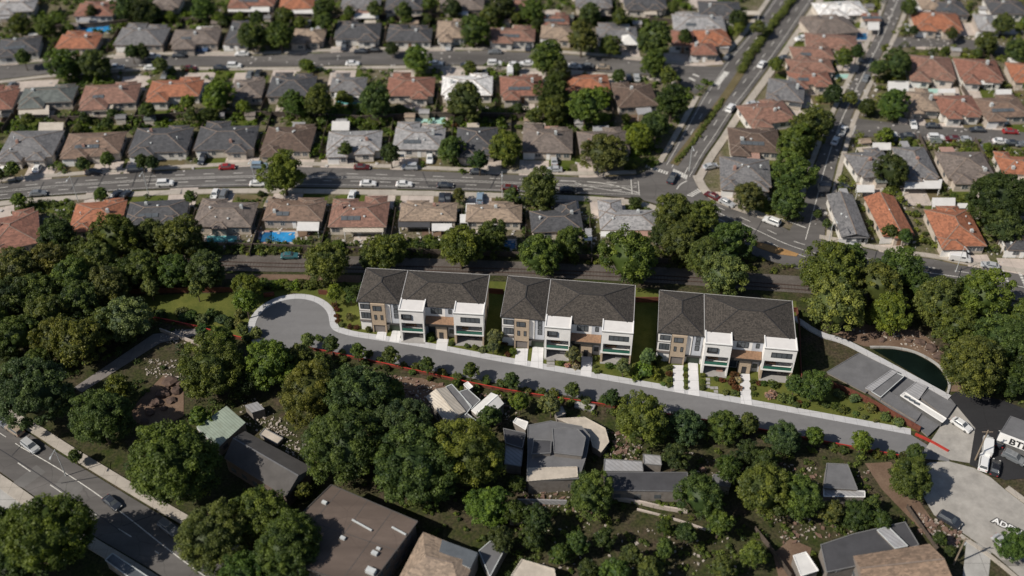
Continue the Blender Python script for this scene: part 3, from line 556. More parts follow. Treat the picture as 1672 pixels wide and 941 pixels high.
# ---------------------------------------------------------------- detached houses
C = dict(red=(.215, .10, .07), terra=(.29, .115, .062), brown=(.17, .115, .085), dbrown=(.10, .068, .052), rbrown=(.21, .115, .085), tan=(.26, .20, .15), grey=(.145, .145, .15), dgrey=(.062, .064, .070), lgrey=(.27, .27, .275), white=(.66, .66, .65), navy=(.05, .06, .085), gbrown=(.15, .125, .11), greeny=(.10, .115, .11))
CN = dict(red='red-roofed', terra='orange-tiled', brown='brown-roofed', dbrown='dark brown roofed', rbrown='reddish brown roofed', tan='tan-roofed', grey='grey-roofed', dgrey='dark grey roofed', lgrey='pale grey roofed', white='white-roofed', navy='navy-roofed', gbrown='grey-brown roofed', greeny='greenish grey roofed')
WALLC = [(.55, .50, .44), (.62, .60, .57), (.48, .42, .36), (.60, .55, .50), (.40, .35, .31)]
HOUSES = []
def house(xl, yl, xr, yr, yt, col, place, wing=None, kind='hip', front='near', far=False, z=2.9, seed=None, name='house', cat='house', rot=0):
    rnd = random.Random(seed if seed is not None else int(xl*31+yl*17))
    A, B = un(xl, yl, z), un(xr, yr, z); rz = math.atan2(B.y-A.y, B.x-A.x); u = Vector((math.cos(rz), math.sin(rz), 0)); v = Vector((-math.sin(rz), math.cos(rz), 0))
    W = (B-A).length; mid = (A+B)/2; Ft = un((xl+xr)/2+((xl+xr)/2-836)*0, yt, z); D = max(4, (Ft-mid).dot(v)); D = min(D, 24)
    c = mid+v*D/2; H = empty(name, (c.x, c.y, 0), rz)
    x0, x1, y0, y1 = -W/2, W/2, -D/2, D/2; o = .45; sl = rnd.uniform(.30, .40)
    wc = WALLC[rnd.randrange(5)]
    m = MB(); m.box(x0+o, x1-o, y0+o, y1-o, 0, z-.1)
    r = MB(); (hip if kind == 'hip' else gable)(r, x0, x1, y0, y1, z, sl, 0, cap=.2, capm=1)
    if wing is None and W > 9: wing = [(rnd.choice(['near', 'near', 'far']), rnd.uniform(0, .1), rnd.uniform(.38, .5), rnd.uniform(1.5, 3.2)), (rnd.choice(['near', 'far']), rnd.uniform(.5, .55), rnd.uniform(.36, .42), rnd.uniform(.8, 2.2))]
    for i, (sd, f0, fw, d) in enumerate(wing or []):
        a, b = x0+f0*W, x0+(f0+fw)*W
        wd = min(b-a, D*.95); b = a+wd
        if sd == 'near': q0, q1 = y0-d, y0+wd/2+.5; m.box(a+o, b-o, y0-d+o, y0+o, 0, z-.1)
        else: q0, q1 = y1-wd/2-.5, y1+d; m.box(a+o, b-o, y1-o, y1+d-o, 0, z-.1)
        hip(r, a, b, q0, q1, z, sl, 0, cap=.2, capm=1, o=.012*(i+1))
    wo = m.build('wall', M_wall, H, wc); ro = r.build('roof', [M_roof, M_ridge], H, C[col])
    # roof things
    if not far:
        for k in range(rnd.randint(2, 4)):
            vx, vy = rnd.uniform(-.35, .35)*W, rnd.uniform(-.3, .3)*D; zz = z+sl*(min(W, D)/2-max(abs(vy), 0 if W >= D else abs(vx)))*.95
            q = MB(); s = rnd.uniform(.2, .4)
            if k == 0: q.box(vx-.4, vx+.4, vy-.35, vy+.35, zz-.6, zz+.8); q.box(vx-.25, vx+.25, vy-.2, vy+.2, zz+.8, zz+1.0); q.build('chimney', M_pink if rnd.random() < .5 else M_metal, ro)
            else: q.cyl((vx, vy, zz-.4), s*.6, s*.6, .75, 8); q.cyl((vx, vy, zz+.35), s, s*.3, .15, 8); q.build('roof_vent', M_metal, ro)
    else:
        q = MB(); vx, vy = rnd.uniform(-.3, .3)*W, rnd.uniform(-.1, .1)*D; q.box(vx-.4, vx+.4, vy-.4, vy+.4, z, z+sl*min(W, D)/2+.5); q.build('chimney', M_metal, ro)
    if kind == 'hip' and W > D and rnd.random() < .25:
        for k in range(rnd.randint(2, 4)):
            q = MB(); q.box(-.8, .8, -.65, .65, 0, .08); so = q.build('solar_panel', M_glass, ro); so.rotation_euler.x = math.atan(sl); yy = y0+D*.22; so.location = (W*(-.1+.0)+k*1.7-2, yy, z+sl*(yy-y0)+.1)
    # near side openings
    yw = y0+o
    spots = [f for f in (.12, .32, .52, .72, .88)]
    for f in spots:
        xx = x0+f*W; yy = yw
        for (sd, f0, fw, d) in wing or []:
            if sd == 'near' and x0+f0*W-.8 < xx < x0+(f0+fw)*W+.8: yy = y0-d+o if x0+f0*W+1.4 < xx < x0+f0*W+min(fw*W, D*.95)-1.4 else None
        if yy is None: continue
        ww = rnd.uniform(1.0, 2.0)
        if front == 'near' and f == .12: q = MB(); q.box(xx-1.3, xx+1.9, yy-.06, yy, 0, 2.2); q.build('garage_door', M_trimw, H); continue
        if f == .52: q = MB(); q.box(xx-.5, xx+.5, yy-.06, yy, 0, 2.1); q.build('door', M_wood if rnd.random() < .5 else M_trimw, H); continue
        fm = MB(); fm.box(xx-ww/2-.08, xx+ww/2+.08, yy-.06, yy, .92, 2.28, 0); fm.box(xx-ww/2, xx+ww/2, yy-.08, yy-.06, 1.0, 2.2, 1)
        if far: fm.build('window', [M_wframe, M_glass], H)
        else:
            fm = MB(); fm.box(xx-ww/2-.08, xx+ww/2+.08, yy-.06, yy, .92, 2.28); wq = fm.build('window', M_wframe, H)
            pn = MB(); pn.box(xx-ww/2, xx-.04, yy-.08, yy-.06, 1.0, 2.2); pn.box(xx+.04, xx+ww/2, yy-.08, yy-.06, 1.0, 2.2); pn.build('pane', M_glass, wq)
    if not far:
        for s in (-1, 1):
            for f in (-.2, .25):
                xw = s*(W/2-o); q = MB(); a, b = sorted((xw, xw+s*.06)); q.box(a, b, f*D-.7, f*D+.7, 1.0, 2.1); q.build('window', M_glass, H)
    P = [(c+u*x+v*y) for x, y in ((x0-.3, y0-3.2), (x1+.3, y0-3.2), (x1+.3, y1+2.5), (x0-.3, y1+2.5))]; nogo(P)
    reg(H, f'{CN[col]} house', place, cat, f'houses {place}')
    HOUSES.append((H, A, B, W, D, u, v, place, front)); return H
RA, RB, RC_, RD, RE = 'between the railway and the main road', 'just beyond the main road', 'in the row below the upper street', 'in the row above the upper street', 'in the topmost row'
WA = {313: [('far', 0, .45, 1.5), ('near', .3, .3, .8)], 428: [('far', .5, .45, 1.2), ('far', 0, .35, .6)], 535: [('far', 0, .45, 1.2), ('far', .55, .4, 2.5)], 651: [('far', .1, .4, 1.0)], 760: [('far', .4, .45, 1.5)], 868: [('far', .5, .45, 3.5)], 980: [('far', 0, .42, 4.5)]}
for a in [(-25, 415, 66, 396, 352, 'red'), (112, 374, 198, 368, 330, 'terra'), (203, 366, 303, 360, 328, 'dgrey'), (313, 370, 410, 371, 330, 'gbrown'), (428, 360, 526, 361, 327, 'brown'), (535, 371, 631, 371, 329, 'rbrown'), (651, 361, 745, 361, 331, 'tan'), (760, 362, 852, 363, 334, 'tan'), (868, 380, 953, 377, 343, 'dgrey'), (980, 376, 1076, 376, 343, 'lgrey')]:
    house(*a, RA, wing=WA.get(a[0]), front='far')
for a in [(-5, 258, 85, 256, 214, 'grey'), (98, 254, 195, 250, 217, 'brown'), (208, 250, 304, 248, 209, 'dgrey'), (315, 246, 414, 244, 206, 'dgrey'), (425, 246, 506, 247, 207, 'dbrown'), (532, 248, 622, 246, 214, 'lgrey'), (640, 244, 724, 245, 208, 'lgrey'), (744, 249, 812, 249, 208, 'dgrey'), (852, 248, 935, 250, 210, 'gbrown'), (947, 252, 1030, 250, 214, 'gbrown')]:
    house(*a, RB)
for a in [(-40, 182, 20, 178, 147, 'red'), (28, 170, 118, 166, 142, 'greeny'), (128, 172, 222, 167, 138, 'rbrown'), (238, 159, 325, 157, 131, 'terra'), (375, 160, 427, 159, 130, 'gbrown'), (434, 158, 510, 158, 124, 'dgrey'), (537, 150, 596, 150, 126, 'grey'), (630, 157, 708, 157, 126, 'red'), (720, 156, 804, 156, 124, 'white'), (817, 157, 888, 156, 124, 'red'), (922, 152, 998, 150, 122, 'terra'), (1010, 176, 1076, 172, 138, 'dbrown')]:
    house(*a, RC_, front='far', far=True)
for a in [(-8, 90, 62, 84, 62, 'dgrey'), (88, 80, 156, 79, 56, 'terra'), (184, 74, 265, 74, 45, 'grey'), (277, 73, 355, 71, 48, 'gbrown'), (365, 72, 402, 72, 34, 'dgrey'), (475, 66, 528, 67, 47, 'tan'), (545, 64, 620, 63, 38, 'dgrey'), (630, 68, 704, 68, 46, 'dgrey'), (712, 62, 760, 62, 34, 'tan'), (798, 66, 873, 68, 46, 'rbrown'), (882, 62, 938, 64, 42, 'tan'), (975, 64, 1042, 64, 44, 'grey'), (1096, 74, 1134, 76, 50, 'red'), (1143, 72, 1195, 68, 46, 'terra'), (1128, 90, 1172, 90, 70, 'red')]:
    house(*a, RD, far=True)
for a in [(-10, 22, 55, 18, 2, 'lgrey'), (119, 27, 184, 26, 5, 'red'), (245, 12, 292, 12, -9, 'gbrown'), (372, 10, 447, 10, -12, 'red'), (455, 16, 512, 14, -6, 'terra'), (555, 14, 620, 14, -8, 'grey'), (628, 16, 690, 16, -6, 'dgrey'), (718, 16, 790, 16, -6, 'gbrown'), (812, 16, 870, 16, -6, 'rbrown'), (885, 40, 930, 40, 24, 'red'), (940, 12, 1000, 12, -10, 'grey'), (1020, 14, 1090, 14, -8, 'dgrey'), (1100, 50, 1186, 52, 24, 'lgrey'), (1142, 26, 1212, 28, 2, 'dgrey')]:
    house(*a, RE, front='far', far=True)
RS1, RS2, RS3, RS4 = 'between the boulevard and the side street', 'beyond the upper cross street', 'between the two cross streets', 'below the lower cross street'
for a in [(1338, 26, 1418, 22, 2, 'white'), (1328, 60, 1404, 52, 26, 'gbrown'), (1410, 34, 1440, 34, 21, 'red'), (1316, 76, 1402, 82, 56, 'rbrown'), (1296, 97, 1364, 97, 76, 'rbrown'), (1290, 118, 1364, 118, 96, 'rbrown'), (1292, 138, 1360, 138, 116, 'red'), (1250, 160, 1312, 168, 130, 'grey'), (1225, 206, 1302, 196, 165, 'rbrown'), (1192, 246, 1276, 250, 210, 'dbrown'), (1176, 300, 1260, 306, 258, 'grey')]:
    house(*a, RS1, far=a[1] < 190)
for a in [(1494, 46, 1574, 50, 20, 'terra'), (1598, 50, 1632, 52, 24, 'lgrey'), (1532, 25, 1584, 25, 2, 'dgrey'), (1506, 16, 1544, 16, -5, 'tan'), (1618, 22, 1680, 24, 2, 'dgrey')]:
    house(*a, RS2, far=True)
for a in [(1483, 124, 1562, 130, 92, 'rbrown'), (1568, 128, 1640, 132, 97, 'red'), (1652, 128, 1720, 132, 104, 'terra'), (1480, 180, 1536, 182, 150, 'tan'), (1538, 188, 1606, 188, 156, 'red'), (1608, 192, 1684, 190, 159, 'brown'), (1442, 78, 1446, 79, 70, 'grey')][:6]:
    house(*a, RS3, far=True)
for a in [(1400, 286, 1466, 280, 246, 'grey'), (1478, 290, 1534, 290, 240, 'grey'), (1548, 292, 1628, 292, 248, 'gbrown'), (1637, 284, 1700, 286, 256, 'terra')]:
    house(*a, RS4)
house(1374, 388, 1420, 388, 318, 'grey', 'beside the side street corner with a long narrow gable', kind='gable', wing=[])
house(1442, 386, 1494, 384, 320, 'terra', 'on the main road with a long narrow gable', kind='gable', wing=[('near', .3, .6, 1.0)])
house(1536, 402, 1612, 402, 342, 'terra', 'with a wide roof set behind the parked white van', wing=[('near', 0, .55, 1.5), ('far', .3, .5, 1.5)])
house(1645, 408, 1700, 410, 384, 'dgrey', 'behind the crossing on the main road', wing=[])

# ---------------------------------------------------------------- free-form buildings given by their roof corners
def building(q, z, mat, rim, label, cat, name='building', kind='flat', wall=None, rise=1.2, col=None, win=0, extra=None):
    P = [un(*p, z) for p in q]; c = sum(P, Vector())/len(P); c.z = 0; B = tag(empty(name, c), label, cat)
    L = [(p.x-c.x, p.y-c.y) for p in P]
    ar = sum(L[i][0]*L[(i+1) % len(L)][1]-L[(i+1) % len(L)][0]*L[i][1] for i in range(len(L)))
    if ar < 0: L = L[::-1]
    inn = [(x*.97, y*.97) for x, y in L]
    m = MB(); m.prism(inn, 0, z-.15); m.build('wall', M_wall if wall is None or isinstance(wall, tuple) else wall, B, wall if isinstance(wall, tuple) else (.20, .18, .165))
    r = MB(); n = len(L)
    if kind == 'flat':
        r.prism(L, z-.14, z)
        for i in range(n):
            a, b = L[i], L[(i+1) % n]; r.bar((a[0], a[1], z+.1), (b[0], b[1], z+.04), .16, .12, 1)
    else:
        e = [math.dist(L[i], L[(i+1) % 4]) for i in range(4)]; k = 0 if e[0]+e[2] > e[1]+e[3] else 1
        a, b, cc, d = [L[(i+k) % 4] for i in range(4)]           # a-b and c-d are the long eaves
        m1 = ((b[0]+cc[0])/2, (b[1]+cc[1])/2, z+rise); m0 = ((a[0]+d[0])/2, (a[1]+d[1])/2, z+rise)
        if kind == 'hip':
            t = .28; q0 = tuple(m0[i]+(m1[i]-m0[i])*t for i in range(3)); q1 = tuple(m1[i]+(m0[i]-m1[i])*t for i in range(3))
        else: q0, q1 = m0, m1
        f = lambda p: (p[0], p[1], z)
        if kind == 'shed':
            r.face([f(a), f(b), (cc[0], cc[1], z+rise), (d[0], d[1], z+rise)]); r.face([f(b), (cc[0], cc[1], z), (cc[0], cc[1], z+rise)], 1); r.face([f(d), f(a), (d[0], d[1], z+rise)], 1); r.face([f(cc), f(d), (d[0], d[1], z+rise), (cc[0], cc[1], z+rise)], 1)
        else:
            r.face([f(a), f(b), q1, q0]); r.face([f(cc), f(d), q0, q1]); r.face([f(b), f(cc), q1], 0 if kind == 'hip' else 1); r.face([f(d), f(a), q0], 0 if kind == 'hip' else 1)
            r.bar(q0, q1, .3, .12, 1)
        r.prism(L, z-.14, z-.005, 1, 1)
    ro = r.build('roof', [mat, rim], B, col)
    for i in range(n if win else 0):
        a, b = Vector(inn[i]), Vector(inn[(i+1) % n]); d = (b-a); l = d.length; d.normalize(); no = Vector((d.y, -d.x))
        if no.y > .2: continue
        s = 1.2
        while s+1.5 < l:
            p = a+d*s+no*.03; qq = a+d*(s+1.3)+no*.03
            for zz in ([1.0] if z < 5 else [1.0, 3.9]):
                wi = MB(); wi.bar((p.x, p.y, zz+.6), (qq.x, qq.y, zz+.6), .06, 1.1); wi.build('window', M_glass, B)
            s += win
    nogo([p+Vector((0, 0, 0)) for p in [Vector((x+c.x, y+c.y, 0)) for x, y in L]])
    return B, ro, c
def roofbox(parent, px, z, sx, sy, h, mat, name, rz=0):
    p = un(*px, z)-Vector(parent.location); m = MB(); m.box(-sx/2, sx/2, -sy/2, sy/2, -.1, h)
    return p, m
M_corr = tinted('corrugated', .5, 'wall'); M_flatroof = mat_asphalt('flat_roof_felt', (.112, .086, .072), .25, .35); M_felt2 = plain('dark_felt', (.07, .065, .062), .9, .2, .4); M_felt3 = plain('grey_felt', (.12, .12, .125), .9, .18, .4); M_felt4 = plain('pale_felt', (.30, .30, .31), .85, .15, .4, rib=.6)
M_cream = plain('cream_metal', (.50, .45, .38), .7, .12, .6, rib=.7); M_beige = plain('beige_slab', (.42, .37, .31), .85, .2, .4); M_whiteroof = plain('white_roof', (.58, .57, .55), .7, .1, .6); M_greenroof = plain('pale_green_metal', (.27, .32, .26), .6, .12, .6, rib=.8)
M_rim = plain('rim_metal', (.16, .16, .16), .6, .1); M_charcoal = plain('charcoal_roof', (.05, .05, .055), .9, .2, .4)
building([(322, 701), (356, 731), (401, 690), (371, 667)], 3.2, M_greenroof, M_metal, 'pale green metal shed roof beside the large shade tree', 'shed', kind='shed', rise=.8, win=3)
building([(366, 748), (400, 704), (511, 764), (467, 811)], 4.2, M_felt2, M_felt3, 'long dark brown gabled building next to the avenue', 'building', kind='gable', rise=2.0, wall=(.12, .09, .075), win=3.0)
B3, r3, c3 = building([(541, 792), (682, 852), (600, 962), (425, 905)], 6.4, M_flatroof, M_felt2, 'large flat-roofed brown building partly shaded by trees', 'building', wall=(.10, .085, .075), win=2.4)
for p, s in (((530, 822), .5), ((612, 905), .6), ((618, 897), .4), ((606, 935), .9), ((560, 880), .5)):
    q, m = roofbox(B3, p, 6.4, s*2, s*1.2, s, M_metal, 'roof_unit'); o = m.build('roof_unit', M_metal, r3); o.location = q; o.rotation_euler.z = -.45
for a_, b_ in (((556, 800), (470, 900)), ((600, 818), (520, 930)), ((640, 835), (560, 945)), ((500, 850), (650, 900))):
    p_, q_ = un(*a_, 6.4)-c3, un(*b_, 6.4)-c3; m = MB(); m.bar((p_.x, p_.y, 6.41), (q_.x, q_.y, 6.41), .12, .03); m.build('roof_seam', M_felt2, r3)
for px_, l_ in (((575, 850), 5), ((640, 862), 3.5)):
    p_ = un(*px_, 6.4)-c3; m = MB(); m.bar((p_.x, p_.y, 6.65), (p_.x+l_*.8, p_.y-l_*.5, 6.65), .3, .25); m.build('roof_duct', M_metal, r3)
building([(690, 868), (782, 905), (752, 965), (645, 955)], 4.4, M_roof, M_ridge, 'tan hipped building with dark skylight panels near the bottom edge', 'building', kind='hip', rise=1.7, col=C['tan'], win=3)
building([(722, 884), (780, 905), (768, 928), (716, 905)], 5.3, M_glass, M_metal, 'blue glass skylight panel on the tan hipped building', 'skylight', name='glass_roof_panel', kind='shed', rise=.5)
building([(782, 900), (815, 872), (832, 882), (800, 942)], 3.2, M_felt3, M_metal, 'narrow grey lean-to beside the tan hipped building', 'lean-to', kind='flat')
building([(835, 940), (852, 914), (905, 930), (910, 965), (850, 965)], 3.4, M_beige, M_cream, 'small tan roof cut by the bottom edge', 'house', name='house')
building([(695, 648), (728, 632), (761, 672), (731, 694)], 3.4, M_cream, M_cream, 'cream metal roofed house beside the brown earth yard', 'house', name='house', kind='gable', rise=.9, win=3)
building([(728, 632), (738, 628), (770, 664), (760, 678)], 3.1, M_felt3, M_metal, 'narrow grey-brown roof strip against the cream house', 'house extension', name='extension')
building([(750, 640), (764, 636), (784, 654), (770, 668)], 3.0, M_felt3, M_metal, 'small grey roof between the cream and white houses', 'outbuilding', name='outbuilding')
building([(732, 695), (762, 675), (781, 690), (768, 708), (735, 708)], 3.0, M_felt3, M_metal, 'dark grey roof below the cream metal roof', 'outbuilding', name='outbuilding')
building([(769, 670), (802, 641), (823, 659), (790, 688)], 3.3, M_whiteroof, M_trimw, 'white-roofed house behind a young green tree', 'house', name='house', kind='gable', rise=.9, win=3)
building([(757, 628), (764, 624), (772, 632), (765, 637)], 2.4, M_whiteroof, M_trimw, 'tiny white shed roof by the red fence', 'shed', name='shed')
# grey complex
building([(822, 700), (858, 708), (853, 732), (826, 724)], 3.4, M_charcoal, M_rim, 'small charcoal flat roof at the corner of the grey complex', 'annexe', name='annexe')
building([(838, 690), (843, 683), (862, 690), (858, 702)], 3.0, M_whiteroof, M_trimw, 'little white roof behind the charcoal annexe', 'annexe', name='annexe')
building([(826, 727), (854, 733), (851, 762), (824, 758)], 2.8, M_felt4, M_rim, 'pale grey patio roof beside the grey complex', 'patio roof', name='patio_roof')
building([(862, 742), (862, 695), (900, 688), (950, 697), (963, 712), (958, 742), (945, 782), (860, 786)], 4.0, M_felt3, M_rim, 'sprawling grey flat-roofed building in the shaded lower grounds', 'building', win=3)
building([(872, 718), (900, 720), (899, 740), (868, 742)], 5.0, M_charcoal, M_rim, 'dark raised roof block on the sprawling grey building', 'roof block', name='roof_block')
building([(902, 700), (942, 700), (956, 715), (950, 745), (905, 740)], 5.2, M_felt3, M_rim, 'upper grey roof block on the sprawling grey building', 'roof block', name='roof_block')
building([(862, 765), (942, 763), (943, 779), (862, 786)], 4.3, M_beige, M_cream, 'beige lower roof along the front of the grey building', 'roof terrace', name='roof_terrace')
building([(910, 684), (955, 682), (988, 700), (994, 722), (982, 738), (968, 730), (962, 706)], 2.0, M_beige, M_cream, 'curved beige terrace beside the sprawling grey building', 'terrace', name='terrace')
building([(985, 772), (1122, 772), (1124, 803), (992, 801)], 3.4, M_charcoal, M_felt3, 'long dark flat-roofed shed beyond the lawn', 'shed', name='shed', win=4)
building([(987, 750), (1048, 754), (1050, 770), (986, 770)], 2.8, M_felt4, M_rim, 'pale grey strip roof behind the long dark shed', 'shed', name='shed')
building([(1350, 757), (1384, 759), (1400, 800), (1345, 797)], 3.0, M_felt3, M_rim, 'grey flat-roofed outbuilding hidden among trees', 'outbuilding', name='outbuilding')
building([(1345, 797), (1412, 803), (1412, 812), (1345, 811)], 2.4, M_felt4, M_trimw, 'pale carport roof in front of the hidden outbuilding', 'carport', name='carport')
# bottom right group
building([(1340, 890), (1395, 872), (1478, 853), (1500, 890), (1395, 925), (1350, 935)], 3.6, M_charcoal, M_rim, 'charcoal flat roof behind the trailer and tan house', 'building')
building([(1393, 908), (1518, 888), (1560, 955), (1410, 965)], 4.6, M_roof, M_ridge, 'tan shingle gabled house at the lower corner', 'house', name='house', kind='gable', rise=1.6, col=(.24, .17, .12), win=3)
building([(1341, 890), (1366, 884), (1396, 924), (1364, 934)], 3.0, M_metal, M_trimw, 'grey ribbed trailer parked beside the tan house', 'trailer', name='trailer', win=2.2, wall=(.5, .48, .46))
building([(1295, 908), (1316, 902), (1336, 932), (1308, 941)], 2.8, M_whiteroof, M_trimw, 'small white-roofed hut near the bottom edge', 'hut', name='hut')
building([(1432, 866), (1450, 860), (1482, 892), (1462, 896)], 4.1, M_felt4, M_metal, 'pale ribbed canopy across the charcoal roof', 'canopy', name='canopy')
# pond side
building([(1350, 608), (1402, 577), (1470, 610), (1414, 641)], .6, M_felt3, M_felt3, 'low grey deck between the fence and the pond path', 'deck', name='deck')
building([(1413, 634), (1455, 605), (1465, 608), (1424, 639)], 1.3, M_felt4, M_felt4, 'pale ribbed roof section nearest the pond path', 'pavilion', name='pavilion')
building([(1423, 640), (1464, 609), (1476, 615), (1438, 649)], 1.2, M_felt3, M_metal, 'steel grey ribbed roof beside the pale ribbed roof', 'pavilion', name='pavilion')
building([(1438, 652), (1452, 640), (1506, 672), (1496, 687)], .8, M_felt3, M_felt3, 'low grey terrace above the rust-coloured fence', 'deck', name='deck')
building([(1474, 642), (1496, 624), (1514, 632), (1500, 652)], .8, M_felt4, M_felt4, 'pale grey deck at the middle of the pond side', 'deck', name='deck')
building([(1504, 650), (1516, 636), (1560, 662), (1546, 682)], .7, M_felt3, M_felt3, 'grey deck at the far end of the pond path', 'deck', name='deck')
bc, rcn, cc_ = building([(1470, 646), (1478, 641), (1545, 684), (1539, 690)], 1.8, M_whiteroof, M_trimw, 'long narrow white canopy with dark skylights', 'canopy', name='canopy', wall=(.10, .10, .10))
for px_ in ((1481, 649), (1489, 654), (1497, 659)):
    p_ = un(*px_, 1.85)-bc.location; m = MB(); m.box(-.62, .62, -.3, .3, 0, .12); o = m.build('skylight', M_glass, rcn); o.location = p_; o.rotation_euler.z = -.6
building([(1492, 692), (1512, 670), (1538, 690), (1515, 712)], .5, M_felt3, M_felt3, 'square dark grey terrace beside the pale apron', 'deck', name='deck')
sheet('paved_yard', [(1380, 618), (1405, 578), (1552, 652), (1562, 664), (1516, 712), (1440, 660)], M_felt3, 'dark grey paved yard among the decks by the pond', z=.2)
building([(172, 915), (184, 904), (244, 944), (232, 958)], 2.6, M_glass, M_metal, 'glass-roofed shelter beside the avenue near the bottom edge', 'shelter', name='bus_shelter')
bb, rb, cb = building([(1634, 706), (1650, 680), (1720, 705), (1710, 735)], 4.4, M_felt3, M_felt3, 'grey-roofed shop with white fascia and big black letters', 'shop', name='shop_building', wall=(.12, .12, .12))  # wall colour set dark to paint in the shadow on the shop front
def lettering(name, s, loc, rx, rz, size, mat, out, label, cat, parent=None, ext=.02):
    cu = bpy.data.curves.new(name, 'FONT'); cu.body = s; cu.size = size; cu.extrude = ext; cu.offset = .025*size; cu.align_x = 'LEFT'; cu.materials.append(mat)
    o = bpy.data.objects.new(name, cu); COL.objects.link(o); o.location = loc; o.rotation_euler = (rx, 0, rz)
    if parent is None: o['label'] = label; o['category'] = cat
    else: o.parent = parent
    src = o; dg = bpy.context.evaluated_depsgraph_get(); dg.update(); me = bpy.data.meshes.new_from_object(o.evaluated_get(dg)); o = bpy.data.objects.new(name, me); COL.objects.link(o); o.location = src.location; o.rotation_euler = src.rotation_euler; o.parent = src.parent
    for k in src.keys():
        if k in ('label', 'category'): o[k] = src[k]
    bpy.data.objects.remove(src)
    if out:
        c2 = cu.copy(); c2.materials.clear(); c2.materials.append(out); c2.offset = .13*size; c2.extrude = ext*.4
        p = bpy.data.objects.new('outline', c2); COL.objects.link(p); dg = bpy.context.evaluated_depsgraph_get(); dg.update(); me2 = bpy.data.meshes.new_from_object(p.evaluated_get(dg)); bpy.data.objects.remove(p); p = bpy.data.objects.new('outline', me2); COL.objects.link(p); p.parent = o; p.location = (0, 0, -ext*.5)
    return o
a, b = un(1619, 853), un(1674, 880); rz = math.atan2(b.y-a.y, b.x-a.x)
lettering('street_name', 'ADELA', (a.x, a.y, .22), 0, rz, 2.0, M_trimw, M_frame, 'white street lettering with black edge on the pale concrete road', 'lettering')
a, b = un(1634, 708, 4.4), un(1710, 737, 4.4); rz = math.atan2(b.y-a.y, b.x-a.x); m = MB()
sg = tag(empty('shop_sign', (a.x, a.y, 0), rz), 'white sign board with black letters along the shop front', 'sign')
m.box(-.2, 14, -.25, -.02, 2.4, 4.75); m.build('sign_board', M_trimw, sg)
lettering('letters', 'BTE', (2.0, -.3, 2.75), math.pi/2, 0, 2.3, M_frame, None, '', '', parent=sg, ext=.03)

